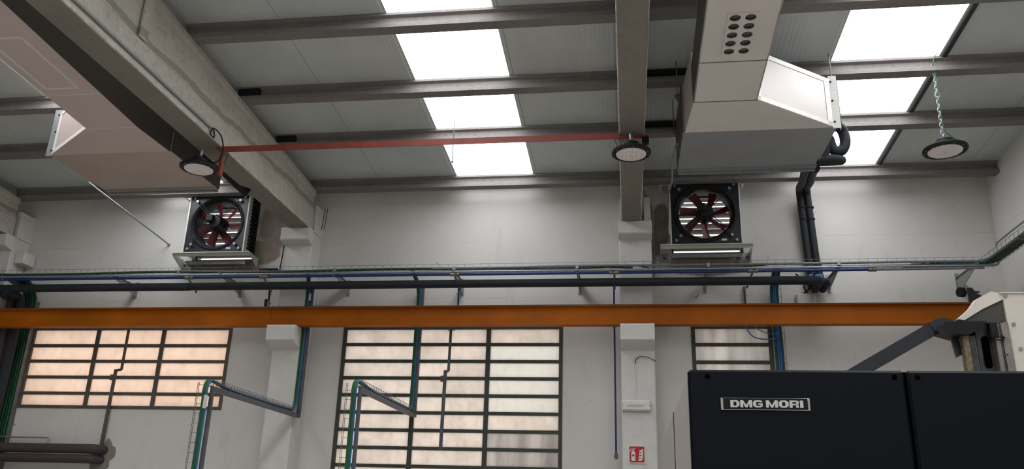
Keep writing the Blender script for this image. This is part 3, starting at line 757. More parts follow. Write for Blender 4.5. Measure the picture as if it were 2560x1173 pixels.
cable([(1.5,10.46,4.765)]+wob(2.0, 3.6, 10.43, 4.795, .006, ph=1)+[(3.75,10.47,4.79), (3.6,10.50,4.77), (2.6,10.50,4.765)], .013, TEALC, 'teal cable with a turned back end in tray right of pipes', 'cable')
# bundle that climbs around the corner along the right wall
t = thing('cable_bundle', (4.5, 9.5, 4.75), 'tangled teal cable bundle turning the corner along the right wall', 'cable bundle')
for k in range(5):
    xx = 4.43+.03*k; zz_ = 4.765+.018*(k % 2)
    MB().tube(spline([(3.9-.1*k,10.42+.025*k,zz_), (4.25,10.42+.02*k,zz_), (xx-.02,10.36,zz_+.005), (xx,10.1,zz_), (xx+.01,9.6,zz_+.01), (xx-.01,8.9,zz_), (xx,8,zz_), (xx,6.2,zz_)], 6), .021, 8).build('cable', GREYC if k == 3 else TEALC, t)
# steel pipe and blue pipe under the tray
tag(MB().tube(round_path([(-13.9,10.352,4.716), (4.57,10.352,4.716), (4.57,10.34,4.99), (4.57,9.9,5.0), (4.57,6.0,5.0)], .04, 5), .0115, 10).build('steel_pipe', GALV), 'thin steel pipe in front of the tray, stepping up at the right corner', 'pipe')
t = thing('compressed_air_pipe', (-2, 10.37, 4.67), 'long blue compressed air pipe running level below the cable tray', 'pipe')
MB().tube([(-13.9,10.37,4.683), (3.07,10.37,4.683)], .020, 14).build('pipe', BLUEP, t)
MB().tube([(3.10,10.37,4.683), (4.40,10.37,4.690)], .018, 12).build('grey_pipe', GREYC, t)
for x, d in ((-6.1, 1), (-4.98, 1), (-2.28, 1), (-.14, 0), (1.62, -1)):
    f = MB().lathe((x-.065,10.37,4.683), [(.024,0),(.028,.005),(.028,.035),(.024,.04),(.024,.09),(.028,.095),(.028,.125),(.024,.13)], 14, (1,0,0)).build('tee_fitting', BRASS, t)
    MB().tube(spline([(x,10.37,4.665), (x+.015*d,10.38,4.63), (x+.05*d,10.46,4.57), (x+.06*d,10.52,4.50)], 5), .014, 8).build('branch_elbow', STEELG, f)
MB().lathe((3.03,10.37,4.683), [(.022,0),(.028,.005),(.028,.045),(.022,.05),(.028,.055),(.028,.10),(.022,.105)], 14, (1,0,0)).build('end_coupling', BRASS, t)
for x in (-9.0, -3.97, -2.29, -.63, 2.69):
    MB().tube([V(x+.0,10.37+.024*math.cos(a), 4.683+.024*math.sin(a)) for a in [i*PI/5 for i in range(10)]], .004, 5, False, True).build('pipe_clip', GALV, t)

# vertical branch pipes
def drop(x, y, ztop, zbot, m, label, valve=True, sleeve=True):
    t = thing('branch_pipe', (x, y, zbot), label, 'pipe')
    MB().cyl((x,y,ztop), (x,y,zbot), .0125, n=12).build('pipe', m, t)
    MB().cyl((x,y,ztop+.04), (x,y,ztop-.02), .019, n=12).build('top_coupling', BRASS, t)
    MB().box(x-.03, x+.03, y-.005, y+.02, (ztop*.75+zbot*.25)-.006, (ztop*.75+zbot*.25)+.006).build('clip', GALV, t)
    if valve: MB().cyl((x,y,zbot+.06), (x,y,zbot-.02), .021, n=12).cyl((x-.03,y,zbot+.02), (x+.03,y,zbot+.02), .013, n=10).build('end_valve', BRASS, t)
    return t
drop(-.155, 10.80, 4.62, 2.36, BLUEP, 'long blue branch pipe down the wall left of the sign column')
drop(-2.30, 10.80, 4.60, 4.30, BLUEP, 'short blue branch pipe above the tall middle window')
drop(1.59, 10.97, 4.60, 4.28, plain('violet_pipe', (70, 40, 100), .45), 'short violet branch pipe below the right fan')
drop(-4.98, 10.60, 4.55, 4.33, BLACK, 'short dark branch pipe in front of the column left of centre')
MB_ = MB().box(-5.04, -5.01, 10.60, 10.63, 4.32, 4.42); tag(MB_.build('pressure_switch', BLACK), 'small black switch beside the short dark branch pipe', 'switch')

# cable drops
def cable_drop(x, y_out, zt_, zb_, yw, label, top=4.66):
    t = thing('cable_drop_arm', (x, 10.9, zb_), label, 'cable support', 'steel cable drop arms')
    c = .034
    MB().box(x, x+.045, yw, yw+.05, zt_-.05, top).build('wall_channel', STEELG, t)
    (MB().box(-4.4595, x, yw+.01, yw+.045, top-.3, top-.27) if x < -4 else MB().box(x+.01, x+.035, yw+.05, 10.999, top-.3, top-.27)).build('stand_off', STEELG, t)
    MB().box(x, x+c, y_out, yw, zt_-.055, zt_).build('arm_channel', STEELG, t)
    MB().box(x, x+c, y_out, y_out+.04, zb_, zt_-.055).build('drop_channel', STEELG, t)
    q = MB(); r = .0022
    for xx, zz_ in ((x-.045, zt_+.07), (x-.045, zt_+.035), (x-.045, zt_+.004), (x+.03, zt_+.07), (x+.03, zt_+.035)):
        q.box(xx-r, xx+r, y_out, yw, zz_-r, zz_+r)
    yy = y_out
    while yy < yw: q.box(x-.045-r, x-.045+r, yy-r, yy+r, zt_, zt_+.07); q.box(x+.03-r, x+.03+r, yy-r, yy+r, zt_, zt_+.07); q.box(x-.045, x+.03, yy-r, yy+r, zt_, zt_+2*r); yy += .07
    q.build('arm_mesh', GALVD, t)
    q = MB()
    for xx, yy in ((x-.12, y_out-.05), (x-.10, y_out-.06), (x-.05, y_out-.02)): q.box(xx-r, xx+r, yy-r, yy+r, zb_, zt_+.03)
    zz_ = zb_
    while zz_ < zt_+.03: q.box(x-.12, x-.05, y_out-.055, y_out-.05, zz_-r, zz_+r); zz_ += .10
    q.build('drop_mesh', GALVD, t)
    return t
def drop_cables(x, y_out, zt_, zb_, yw, label, top=4.72):
    t = thing('cable_bundle', (x, 10.9, zb_), label, 'cable bundle', 'cables on the drop arms')
    for k, (m, dx, r) in enumerate(((GREENC, -.036, .015), (TEALC, -.022, .014), (GREENC, -.010, .013), (BLUEC, .004, .008))):
        yk = yw-.008-.006*k
        p = [(x+dx,10.50,4.775), (x+dx,10.57,4.76), (x+dx,yk-.01,top-.12), (x+dx,yk,4.0), (x+dx,yk,zt_+.35), (x+dx,yk-.03,zt_+.09), (x+dx+.02,yk-.3,zt_+.015+.006*k), (x+dx+.025,(y_out+10.9)/2,zt_+.02), (x+dx+.025,y_out+.45,zt_+.02),
             (x+dx+.01,y_out+.12,zt_+.055), (x+dx-.005,y_out-.01,zt_+.05), (x+dx-.012,y_out-.045,zt_-.08), (x+dx-.012,y_out-.03,zt_-.35), (x+dx-.012,y_out-.03,zb_)]
        MB().tube(spline(p, 7), r, 9).build('cable', m, t)
    return t
cable_drop(-4.41, 8.26, 2.845, .05, 10.66, 'grey steel cable drop arm reaching out past the left window')
drop_cables(-4.41, 8.26, 2.845, .05, 10.66, 'green and blue cables following the drop arm by the left window')
cable_drop(-2.88, 8.58, 2.90, .05, 10.93, 'grey steel cable drop arm in front of the tall middle window')
drop_cables(-2.88, 8.58, 2.90, .05, 10.93, 'green and blue cables following the drop arm at the tall window')
tag(MB().box(-4.425, -4.395, 8.18, 8.205, 2.60, 2.74).build('cable_marker', WHITEST), 'white marker sleeve on the drop arm cables by the left window', 'marker')
tag(MB().box(-4.39, -4.375, 10.60, 10.63, 4.40, 4.50).build('cable_marker', WHITEST), 'white marker tag on green cables beside the column left of centre', 'marker')
# left edge: green bundle
t = thing('cable_bundle', (-8.92, 10.93, 0), 'green cables running down the wall at the left window edge', 'cable bundle')
for k in range(5):
    x = -9.02+.043*k
    MB().tube(spline([(x+.03*(k-2),10.5,4.765), (x+.01*(k-2),10.68,4.74), (x,10.86,4.62), (x,10.93,4.4), (x,10.95,3.6), (x-.01,10.95,2.4), (x,10.95,.05)], 6), .020, 9).build('cable', (TEALC, GREENC, TEALC, GREENC, TEALC)[k], t)
MB().box(-9.065, -9.055, 10.9, 10.99, 0, 4.5).box(-8.83, -8.82, 10.9, 10.99, 0, 4.5).build('channel_edge', GALVD, t)
# pair of dark insulated down pipes, far left
t = thing('insulated_down_pipe', (-9.0, 10.75, 0), 'pair of thick dark down pipes at the far left edge', 'pipe')
for dx, m in ((0, REDINS), (.155, INSUL)):
    MB().tube(round_path([(-9.10+dx,10.53-.12*(dx>0),4.52), (-9.10+dx,10.75,4.50), (-9.10+dx,10.75,4.25)], .07), .06, 14).build('upper_pipe', m, t)
    MB().cyl((-9.10+dx,10.75,4.27), (-9.10+dx,10.75,0), .072, n=16).build('pipe', m, t)
# horizontal brown pipes, lower left
t = thing('insulated_pipe', (-8.9, 10.8, 2.2), 'upper of two brown insulated pipes ending in the cement patch', 'pipe')
MB().tube(round_path([(-13.9,10.80,2.345), (-7.36,10.80,2.345), (-7.31,11.0,2.345)], .08), .066, 16).build('insulation', REDINS, t)
t = thing('insulated_pipe', (-8.9, 10.8, 2.1), 'lower of two brown insulated pipes ending in the cement patch', 'pipe')
MB().tube(round_path([(-13.9,10.80,2.21), (-7.38,10.80,2.21), (-7.33,11.0,2.21)], .08), .060, 16).build('insulation', REDINS, t)
mb = MB(); pts = []
for i in range(20):
    a = 2*PI*i/20; rr = 1+.14*math.sin(5*a)+.1*math.sin(9*a+1); pts.append(V(-7.33+.165*rr*math.cos(a)+.05*math.sin(a), 10.975, 2.26+.21*rr*math.sin(a)))
mb.loft([[p for p in pts], [V(p.x, 11.0, p.z) for p in pts]]); tag(mb.build('cement_patch', MUD), 'rough cement patch where the brown pipes meet the wall', 'cement patch')
tag(MB().tube(round_path([(-13.9,10.9,2.50), (-8.13,10.9,2.495), (-8.14,10.88,2.41)], .05), .011, 8).build('conduit', GALV), 'thin conduit with a hooked end above the brown pipes', 'conduit')
tag(MB().tube(spline([(-9.3,10.3,1.95), (-9.0,10.3,2.02), (-8.8,10.3,1.98), (-8.62,10.35,1.8), (-8.6,10.4,1.4)], 6), .05, 12).build('flexible_hose', GREYC), 'grey ribbed flexible hose in the bottom left corner', 'hose')
# white box on column side and others
tag(MB().bbox(-9.215, -9.06, 10.74, 10.98, 5.05, 5.24, .008).build('junction_box', WHITECOL), 'white box fixed to the side of the leftmost column', 'box')
# third window cable tray
t = thing('cable_bundle', (1.96, 10.93, 1.2), 'blue and green cables running down beside the small right window', 'cable bundle')
for k, m in enumerate((TEALC, BLUEC, BLUEC, TEALC)):
    x = 1.925+.028*k
    MB().tube(spline([(x-.02,10.5,4.765), (x,10.7,4.74), (x,10.9,4.6), (x,10.93,4.3), (x+.01,10.94,3.6), (x,10.94,2.6), (x,10.94,1.2)], 6), .014, 8).build('cable', m, t)
mb = MB(); z = 1.2
while z < 4.7: mb.box(1.90, 2.05, 10.955, 10.96, z-.002, z+.002); mb.box(2.048, 2.052, 10.90, 10.96, z-.002, z+.002); z += .1
mb.box(2.047, 2.053, 10.9, 10.905, 1.2, 4.7).build('wire_mesh', GALVD, t)
cable([(1.98,10.9,3.93), (1.85,10.88,3.90), (1.68,10.88,3.92), (1.60,10.9,4.0), (1.56,10.95,4.12)], .008, BLUEC, 'loose blue cable looping over the top of the small right window')
cable([(1.98,10.9,3.98), (1.86,10.87,3.97), (1.74,10.88,4.02), (1.66,10.9,4.1)], .006, BLUEC, 'thinner blue cable curling above the small right window')
tag(MB().bbox(2.25, 2.49, 10.90, 11.0, 4.36, 4.52, .008).build('junction_box', WHITEST), 'white box behind the orange beam where two cables cross', 'box')
cable([(2.20,10.6,4.70), (2.34,10.80,4.66), (2.42,10.9,4.60), (2.34,10.94,4.52)], .010, BLACK, 'black cable crossing into the white box from the left')
cable([(2.45,10.6,4.72), (2.42,10.8,4.68), (2.35,10.9,4.62), (2.40,10.94,4.52)], .010, BLACK, 'black cable crossing into the white box from the right')
# conduit right of the sign column, switch box
tag(MB().tube(spline([(.24,10.97,6.12), (.28,10.97,6.05), (.36,10.97,5.92), (.40,10.97,5.72), (.405,10.97,5.4), (.405,10.97,4.8)], 6), .014, 10).build('conduit', PALEG), 'grey curved conduit down the right side of sign column', 'conduit')
tag(MB().bbox(.42, .50, 10.95, 11.0, 5.12, 5.33, .006).build('switch_box', GREYC), 'small grey box beside the conduit left of the right fan', 'box')
tag(MB().tube(round_path([(.66,8.6,5.66), (.60,8.6,5.68), (.57,8.8,5.60), (.60,9.6,5.64), (.62,10.60,5.9), (.60,10.66,5.3)], .05), .012, 8).build('drain_pipe', GALV), 'thin pale drain pipe from the right air unit past right fan', 'pipe')
# rebars, crack, valve by the column
for k, x in enumerate((-4.40, -4.36)):
    tag(MB().cyl((x,10.80,5.52), (x+.03,10.78,5.84), .006, n=8).build('rebar', plain('rusty_rebar', (70, 52, 44), .8)), 'rusty rebar stub standing on the column left of centre, %s' % ('nearer the beam' if k == 0 else 'further from the beam'), 'rebar', 'rebar stubs')
tag(MB().tube([(-4.87,10.64,5.32), (-4.876,10.64,5.1), (-4.89,10.63,4.82)], .009, 8).build('cable', BLACK), 'thin black cable down the left edge of the column left of centre', 'cable')
t = thing('ball_valve', (-5.12, 10.75, 4.85), 'black valve with red handle above the tray left of centre', 'valve')
MB().cyl((-5.25,10.75,4.90), (-4.98,10.75,4.90), .025, n=12).build('body', BLACK, t)
MB().box(-5.34, -5.16, 10.73, 10.75, 4.865, 4.885).build('handle', REDBR, t)
MB().cyl((-4.98,10.75,4.89), (-4.88,10.75,4.88), .012, n=10).build('outlet', BLACK, t)

# ------------------------------------------------------------------ red angle, rods
t = thing('steel_angle', (-2.2, 7.85, 5.40), 'long red oxide steel angle spanning between the two concrete beams', 'steel angle')
MB().box(-4.475, -.03, 7.82, 7.828, 5.385, 5.455).box(-4.475, -.03, 7.828, 7.89, 5.448, 5.455).build('angle_bar', REDST, t)
MB().loft([[V(-4.475,y,5.385), V(-4.475,y,5.455), V(-4.56,y,5.455)] for y in (7.82, 7.828)]).build('cut_end', REDST, t)
for xx, s in ((-4.44, 1), (-.035, -1)):
    MB().cyl((xx,7.85,5.39), (xx,7.85,5.30), .006, n=6).cyl((xx+.05*s,7.85,5.39), (xx+.01*s,7.87,5.25), .006, n=6).build('hanger_bolt', STEELD, t)
MB().bbox(-4.46, -4.425, 7.80, 7.86, 5.10, 5.33, .004).build('clamp_plate', REDST, t)
MB().bbox(-.09, .26, 7.83, 7.87, 5.40, 5.425, .004).build('under_beam_strap', REDST, t)
tag(MB().cyl((-6.884,11.0,5.396), (-7.13,9.27,5.71), .0125, n=10).sphere((-6.884,10.99,5.396), .022).build('thin_rod', GALV), 'thin metal rod sticking out of the wall left of left fan', 'rod')
t = thing('hanging_rod', (-2.10, 9.08, 5.74), 'thin dark threaded rod hanging in front of the bright middle skylight', 'rod')
MB().cyl((-2.10,9.08,5.755), (-2.10,9.08,rz(9.08)), .006, n=8).build('rod', STEELD, t); MB().sphere((-2.10,9.08,5.755), .014, 10).build('nut', STEELD, t)
# conduit on the diagonal beam with looped lamp cable
tag(MB().tube([(-4.445,3.2,5.525), (-4.445,7.5,5.535)], .013, 10).build('conduit', GALV), 'pale conduit running along the side of the diagonal beam', 'conduit')

# ------------------------------------------------------------------ high bay lamps
def lamp(c, R, label, hook=True):
    x, y, z = c; t = thing('high_bay_lamp', (x, y, z), label, 'lamp', 'round high bay lamps')
    MB().lathe((x,y,z), [(R*.80,0),(R*.84,-.006),(R*.97,-.004),(R,.006),(R,.022),(R*.93,.032),(R*.78,.045),(R*.6,.05),(R*.45,.055)], 48).build('housing', BLACK, t)
    rb = MB()
    for k in range(28):
        a = 2*PI*k/28; rb.obox((x+R*.66*math.cos(a), y+R*.66*math.sin(a), z+.052), (R*.16*math.cos(a), R*.16*math.sin(a), -.008), (-.003*math.sin(a), .003*math.cos(a), 0), (0,0,.008))
    rb.build('cooling_ribs', BLACK, t)
    MB().lathe((x,y,z-.004), [(R*.76,0),(R*.74,-.008),(R*.5,-.012),(R*.05,-.013)], 48).build('lens', LENSM, t)
    MB().lathe((x,y,z-.018), [(.006,0),(.006,.006)], 10).build('sensor', BLACK, t)
    MB().lathe((x,y,z+.052), [(R*.45,0),(R*.46,.01),(R*.42,.062),(R*.2,.072)], 32).build('driver', BLACK, t)
    for k in range(12):
        a = 2*PI*k/12+.1; MB().sphere((x+R*.9*math.cos(a), y+R*.9*math.sin(a), z-.004), .006, 6).build('rim_screw', GALV, t)
    MB().tube([V(x+.022*math.cos(a), y, z+.135+.022*math.sin(a)) for a in [i*PI/8 for i in range(16)]], .005, 6, False, True).build('eye_bolt', GALVD, t)
    return t
def hook(c, top, label):
    x, y, z = c; t = thing('lamp_hook', (x, y, z+.15), label, 'hook', 'lamp hooks')
    MB().lathe((x,y,z+.16), [(.012,0),(.018,.02),(.018,.05),(.009,.09)], 14).build('body', GALV, t)
    MB().tube(spline([(x,y,z+.25), (x,y,z+.27), (x+.012,y,top-.03), (x+.006,y,top)], 4), .005, 6).build('hook', GALV, t)
l1c = (-4.655, 7.75, 5.155); l2c = (.083, 7.72, 5.16); l3c = (3.29, 8.19, 5.30)
lamp(l1c, .205, 'black round high bay lamp hanging under the diagonal beam at left')
hook(l1c, 5.445, 'pale hook holding the left lamp under the diagonal beam')
lamp(l2c, .203, 'black round high bay lamp hanging under the middle concrete beam')
hook(l2c, 5.445, 'pale hook holding the lamp under the middle beam')
lamp(l3c, .218, 'black round high bay lamp hanging on a long chain at right')
cable([(-4.44,7.50,5.535), (-4.43,7.54,5.52), (-4.425,7.56,5.44), (-4.44,7.50,5.46), (-4.43,7.54,5.54), (-4.40,7.66,5.50), (-4.40,7.74,5.38), (-4.46,7.78,5.26), (-4.57,7.76,5.215)], .008, BLACK, 'black cable looping from the beam conduit to the left lamp')
cable([(.05,7.74,5.235), (-.02,7.72,5.26), (-.04,7.72,5.22), (-.01,7.72,5.21)], .006, BLACK, 'short black cable curled on top of the middle lamp')
tag(MB().cyl((.17,7.76,5.20), (.17,7.80,5.20), .02).bar((.2,7.8,5.2), (.26,7.85,5.36), .008, .008).box(.2, .27, 7.82, 7.88, 5.33, 5.40).build('lamp_bracket', BLACK), 'small dark bracket behind the middle lamp at the beam edge', 'bracket')
# chain
t = thing('hanging_chain', (l3c[0], l3c[1], l3c[2]+.15), 'steel chain holding the right lamp from the purlin', 'chain')
ztop = rz(8.1)-.02; z = l3c[2]+.16; k = 0
while z < ztop:
    pts = []; a_, b_ = .016, .029
    for i in range(14):
        a = 2*PI*i/14; u_ = a_*math.cos(a); w_ = b_*math.sin(a)
        pts.append(V(l3c[0]+(u_ if k % 2 else 0), l3c[1]-.05*(z-5.46)/.9+(0 if k % 2 else u_), z+w_))
    if len(t.children) < 90: MB().tube(pts, .005, 6, False, True).build('link', GALV, t)
    z += .043; k += 1
zc = 5.93; MB().tube([V(l3c[0]+.022*math.cos(a), l3c[1]-.03, zc+.045*math.sin(a)) for a in [i*PI/8 for i in range(16)]], .0045, 6, False, True).build('snap_hook', GALV, t)
cable([(3.33,8.06,6.38), (3.36,8.07,6.40), (3.30,8.10,6.36), (3.28,8.12,6.25), (3.29,8.13,6.1), (3.295,8.15,5.8), (3.30,8.17,5.55), (3.36,8.17,5.46), (3.42,8.18,5.40), (3.39,8.18,5.37)], .0045, GREENC, 'teal lamp cable running down beside the chain')

# ------------------------------------------------------------------ sign column: emergency light, sign
t = thing('emergency_light', (.107, 10.62, 2.93), 'white oblong emergency light on the column above the red sign', 'light')
MB().bbox(-.078, .292, 10.585, 10.65, 2.925, 3.06, .018).build('body', WHITEST, t)
MB().bbox(.0, .21, 10.575, 10.586, 2.985, 3.01, .003).build('diffuser', plain('milky_diffuser', (196, 194, 190), .4), t)
for x in (-.06, .275): MB().cyl((x,10.582,2.99), (x,10.586,2.99), .006, n=8).build('screw', GALVD, t)
tag(MB().box(.100, .114, 10.638, 10.65, 3.06, 3.54).build('cable_conduit', WHITECOL), 'white thin conduit climbing the column above the emergency light', 'conduit')
cable([(.107,10.64,3.53), (.115,10.63,3.58), (.17,10.62,3.62), (.27,10.62,3.61), (.34,10.63,3.58), (.37,10.68,3.57)], .0045, BLACK, 'short black cable arching over to the right edge of sign column')
t = thing('fire_extinguisher_sign', (.107, 10.64, 2.30), 'red square fire extinguisher sign with white extinguisher and flames', 'sign')
MB().box(.002, .206, 10.636, 10.65, 2.285, 2.50).build('board', SIGNW, t)
MB().box(.012, .196, 10.634, 10.637, 2.298, 2.49).build('red_field', SIGNR, t)
yy = 10.6325
def flat(pts, m=SIGNW, name='print'):
    MB().prism([V(x,yy,z) for x, z in pts], (0,.002,0)).build(name, m, t)
bx = .035
flat([(bx,2.315),(bx+.048,2.315),(bx+.048,2.415),(bx+.040,2.428),(bx+.030,2.434),(bx+.018,2.434),(bx+.008,2.428),(bx,2.415)], name='extinguisher_symbol')
flat([(bx+.017,2.437),(bx+.031,2.437),(bx+.031,2.448),(bx+.046,2.468),(bx+.040,2.472),(bx+.024,2.458),(bx+.004,2.464),(bx-.010,2.452),(bx-.014,2.425),(bx-.007,2.425),(bx-.004,2.444),(bx+.006,2.452),(bx+.017,2.448)], name='extinguisher_symbol')
yy = 10.6315; flat([(bx+.010,2.37),(bx+.038,2.37),(bx+.038,2.393),(bx+.010,2.393)], SIGNR, 'symbol_label'); yy = 10.6325
for q, (fx, fz, k) in enumerate(((.112,2.315,1.0), (.118,2.350,1.0), (.122,2.385,.95), (.128,2.42,.85))):
    flat([(fx,fz),(fx+.045*k,fz+.002),(fx+.064*k,fz+.022),(fx+.060*k,fz+.055*k),(fx+.048*k,fz+.034),(fx+.030*k,fz+.022),(fx+.014*k,fz+.030),(fx+.012*k,fz+.012)], name='flame_symbol')
# small anchor holes
# ------------------------------------------------------------------ CNC machine
mx0, mx1, my0, my1, mz = .304, 3.9, 4.20, 8.6, 2.334
t = thing('milling_machine', ((mx0+mx1)/2, 6.4, 0), 'large charcoal fronted machine with light grey side in the foreground', 'machine')
MB().bbox(mx0+.012, mx1, my0+.05, my1, 0, mz-.006, .01).build('side_casing', MACHL, t)
MB().box(mx0+.008, mx0+.013, 5.85, 5.858, .1, mz-.01).build('side_seam', DARKV, t)
xs = 1.343
MB().box(xs-.02, xs+.02, my0+.03, my0+.052, 0, mz-.004).build('gap_shade_strip', DARKV, t)  # dark strip added behind the door gap in place of shade
for a, b in ((mx0, xs-.006), (xs+.006, mx1)):
    p = MB().bbox(a, b, my0, my0+.055, 0, mz, .012).build('front_panel', MACHD, t)
    hs = ([a+.095] if a < 1 else [a+.047])+([b-.047] if b < 2 else [b-.1])
    for hx in hs: MB().cyl((hx, my0-.001, mz-.035), (hx, my0+.01, mz-.035), .0135, n=20).build('plug_hole', DARKV, p)
bd = MB(); bx0, bx1, bz0, bz1 = .452, .886, 2.131, 2.196
L = []
for dxz, yy in ((0, my0), (.003, my0-.010), (.010, my0-.013)):
    L.append([V(bx0+dxz*1.6,yy,bz0+dxz), V(bx1-dxz*1.6,yy,bz0+dxz), V(bx1-dxz*1.6,yy,bz1-dxz), V(bx0+dxz*1.6,yy,bz1-dxz)])
bd.loft(L, True)
badge = bd.build('badge_surround', CHROME, t)
MB().bbox(bx0+.016, bx1-.016, my0-.0155, my0-.011, bz0+.005, bz1-.005, .002).build('badge_plate', GLOSSB, badge)
GL = {  # outlines on a 10 x 10 grid (x scaled by width)
 'D': (1.05, [[(0,0),(7.2,0),(10,2.6),(10,7.4),(7.2,10),(0,10)]], [[(3.4,2.2),(6.0,2.2),(6.8,3.2),(6.8,6.8),(6.0,7.8),(3.4,7.8)]]),
 'O': (1.12, [[(0,2.4),(2.6,0),(7.4,0),(10,2.4),(10,7.6),(7.4,10),(2.6,10),(0,7.6)]], [[(3.3,3.0),(4.1,2.2),(5.9,2.2),(6.7,3.0),(6.7,7.0),(5.9,7.8),(4.1,7.8),(3.3,7.0)]]),
 'I': (.42, [[(0,0),(8,0),(8,10),(0,10)]], []),
}
def letter_quads(ch):
    if ch == 'M': return 1.38, [[(0,0),(2.4,0),(2.4,10),(0,10)], [(7.6,0),(10,0),(10,10),(7.6,10)], [(2.4,10),(2.4,5.6),(4.1,0),(5,0),(5,3.2)], [(7.6,10),(5,3.2),(5,0),(5.9,0),(7.6,5.6)]]
    if ch == 'I': return .42, [[(0,0),(9,0),(9,10),(0,10)]]
    if ch == 'G': return 1.1, [[(0,2.4),(2.6,0),(2.6,10),(0,7.6)], [(2.6,0),(3.3,0),(3.3,10),(2.6,10)], [(3.3,0),(7.6,0),(7.6,2.2),(3.3,2.2)], [(3.3,7.8),(7.6,7.8),(7.6,10),(3.3,10)], [(7.6,0),(9.6,1.2),(10,2.6),(10,5.6),(7.6,5.6)], [(5.2,3.9),(7.6,3.9),(7.6,5.6),(5.2,5.6)], [(7.6,7.8),(6.8,7.0),(9.9,7.0),(9.6,8.6),(7.6,10)]]
    if ch == 'R': return 1.1, [[(0,0),(3.0,0),(3.0,10),(0,10)], [(3.0,7.8),(7.4,7.8),(7.4,10),(3.0,10)], [(3.0,3.4),(7.4,3.4),(7.4,5.5),(3.0,5.5)], [(7.4,10),(9.4,9.2),(9.8,7.8),(9.6,5.6),(8.6,4.6),(6.9,5.5),(6.9,7.8)], [(6.2,4.2),(8.6,4.6),(9.4,3.6),(9.8,0),(6.8,0),(6.5,3.4)]]
hL = .035; xx = .502; zz_ = 2.146
def put(ch, x):
    mb = MB(); y0, y1 = my0-.0172, my0-.0150
    if ch in ('D', 'O'):
        wd_, out, inn = GL[ch]; W = wd_*hL*1.18
        o_, i_ = out[0], inn[0]
        f = lambda p, y: V(x+p[0]/10*W, y, zz_+p[1]/10*hL)
        if ch == 'D': o_ = [(0,0),(7.2,0),(10,2.6),(10,7.4),(7.2,10),(0,10)]
        mb.loft([[f(p,y0) for p in o_], [f(p,y0) for p in i_], [f(p,y1) for p in i_], [f(p,y1) for p in o_]], False, False, True)
    else:
        wd_, qs = letter_quads(ch); W = wd_*hL*1.18
        for q in qs: mb.prism([V(x+p[0]/10*W, y0, zz_+p[1]/10*hL) for p in q], (0,y1-y0,0))
    mb.build('lettering', LETTER, badge); return W
for ch in 'DMG MORI':
    if ch == ' ': xx += .012; continue
    xx += put(ch, xx)+.004

# tool changer cover and conveyor arm standing on the machine, set back
t = thing('sheet_metal_cover', (2.6, 5.7, mz), 'cream sheet metal cover block rising behind the machine at right', 'cover')
MB().loft([[V(x0_,y,z) for x0_, z in ((2.418,3.062),(4.2,3.062),(4.2,2.33),(2.418,2.33))] for y in (5.5, 5.85)]).build('front_sheet', CREAM, t)
MB().box(2.40, 4.2, 5.49, 5.86, 3.062, 3.070).build('top_sheet', WHITEST, t)
MB().prism([V(x,5.505,z) for x, z in ((2.353,3.079),(2.420,3.062),(2.418,3.025),(2.290,2.965),(2.165,2.888),(2.124,2.895),(2.207,2.965),(2.255,3.027))], (0,.05,0)).build('side_flare', CREAM, t)
MB().prism([V(x,5.52,z) for x, z in ((2.415,3.032),(2.418,2.875),(2.15,2.875),(2.160,2.890),(2.290,2.972))], (0,.25,0)).build('inner_sheet', plain('dark_inner_sheet', (66, 66, 62), .5, 0), t)
for x, z in ((2.432,3.045), (2.452,2.86), (2.468,2.70)): MB().cyl((x,5.492,z), (x,5.50,z), .012, n=12).build('screw', GALV, t)
t = thing('guide_column', (2.3, 5.6, mz), 'dark steel guide column with slot and rails beneath the cream cover', 'machine column')
MB().box(2.235, 2.37, 5.55, 5.75, 2.33, 2.875).build('back_plate', STEELD, t)
MB().box(2.20, 2.242, 5.56, 5.7, 2.33, 2.80).build('back_web', STEELM, t)
MB().bbox(2.135, 2.175, 5.50, 5.56, 2.33, 2.80, .004).build('left_rail', YELLW, t)
MB().bbox(2.175, 2.21, 5.51, 5.57, 2.33, 2.79, .004).build('left_rail', STEELD, t)
MB().bbox(2.262, 2.305, 5.535, 5.552, 2.585, 2.79, .012).build('slot', DARKV, t)
MB().bbox(2.322, 2.352, 5.48, 5.55, 2.33, 2.86, .004).build('right_rail', STEELM, t)
MB().bbox(2.352, 2.368, 5.49, 5.55, 2.33, 2.875, .002).build('right_strip', STEELD, t)
MB().box(2.368, 2.415, 5.485, 5.55, 2.33, 2.87).build('mounting_strip', STEELM, t)
for z in (2.87, 2.77, 2.66): MB().cyl((2.378,5.480,z), (2.378,5.486,z), .004, n=8).build('strip_hole', DARKV, t)
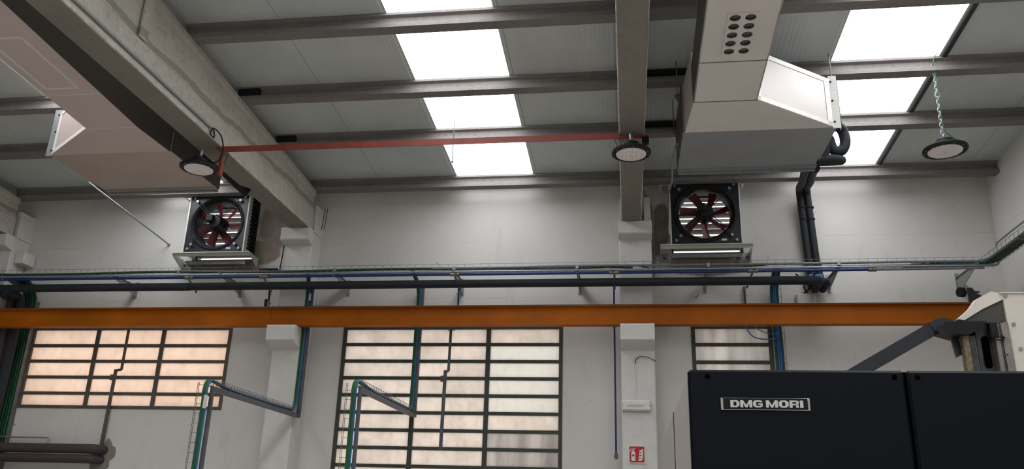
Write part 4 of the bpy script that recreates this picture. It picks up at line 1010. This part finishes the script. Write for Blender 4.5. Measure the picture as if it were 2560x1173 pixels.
MB().tube(spline([(2.29,5.47,2.77), (2.33,5.46,2.765), (2.36,5.47,2.78), (2.37,5.48,2.75)], 5), .004, 6).tube(spline([(2.30,5.47,2.755), (2.34,5.46,2.75), (2.37,5.48,2.765)], 5), .004, 6).build('loose_wires', BLACK, t)
MB().bbox(2.295, 2.345, 5.47, 5.52, 2.77, 2.87, .008).build('cable_gland', BLACK, t)
t = thing('carrier_plate', (2.15, 5.5, 2.8), 'black triangular carrier plate under the end of the cable chain', 'plate')
MB().prism([V(x,5.46,z) for x, z in ((1.985,2.822),(2.03,2.868),(2.28,2.872),(2.235,2.82),(2.16,2.785),(2.115,2.785),(2.03,2.812))], (0,.2,0)).build('plate', BLACK, t)
MB().prism([V(x,5.58,z) for x, z in ((2.092,2.80),(2.14,2.80),(2.15,2.68),(2.112,2.66))], (0,.02,0)).build('hanging_flap', STEELD, t)
t = thing('cable_chain', (1.7, 5.6, mz), 'black jointed cable chain sloping up from behind the machine', 'cable chain')
c0, c1 = V(1.26,5.55,2.43), V(2.03,5.55,2.872); dv = (c1-c0).normalized(); nv = V(-dv.z,0,dv.x)
n = 26
for i in range(n):
    a = c0+(c1-c0)*(i/n); b = c0+(c1-c0)*((i+.94)/n); w = .043
    MB().prism([a-nv*w, b-nv*w, b+nv*w+dv*.004, a+nv*(w*.97)], (0,.13,0)).build('chain_link', BLACKPL, t)
cl = spline([(c1.x-.05, 0, c1.z-.028), (c1.x+.0, 0, c1.z+.002), (c1.x+.035, 0, c1.z+.010), (c1.x+.09, 0, c1.z-.012), (c1.x+.15, 0, c1.z-.040)], 6)
up, dn = [], []
for i, p in enumerate(cl):
    d = (cl[min(i+1, len(cl)-1)]-cl[max(i-1, 0)]).normalized(); nn = V(-d.z, 0, d.x); w = .044-.028*i/len(cl)
    up.append(V(p.x, 5.545, p.z)+nn*w); dn.append(V(p.x, 5.545, p.z)-nn*w)
mb = MB()
for i in range(len(cl)-1): mb.prism([up[i], up[i+1], dn[i+1], dn[i]], (0,.14,0))
mb.build('end_fitting', BLACKPL, t)
for o in list(bpy.data.objects):
    if '_o' in o: del o['_o']
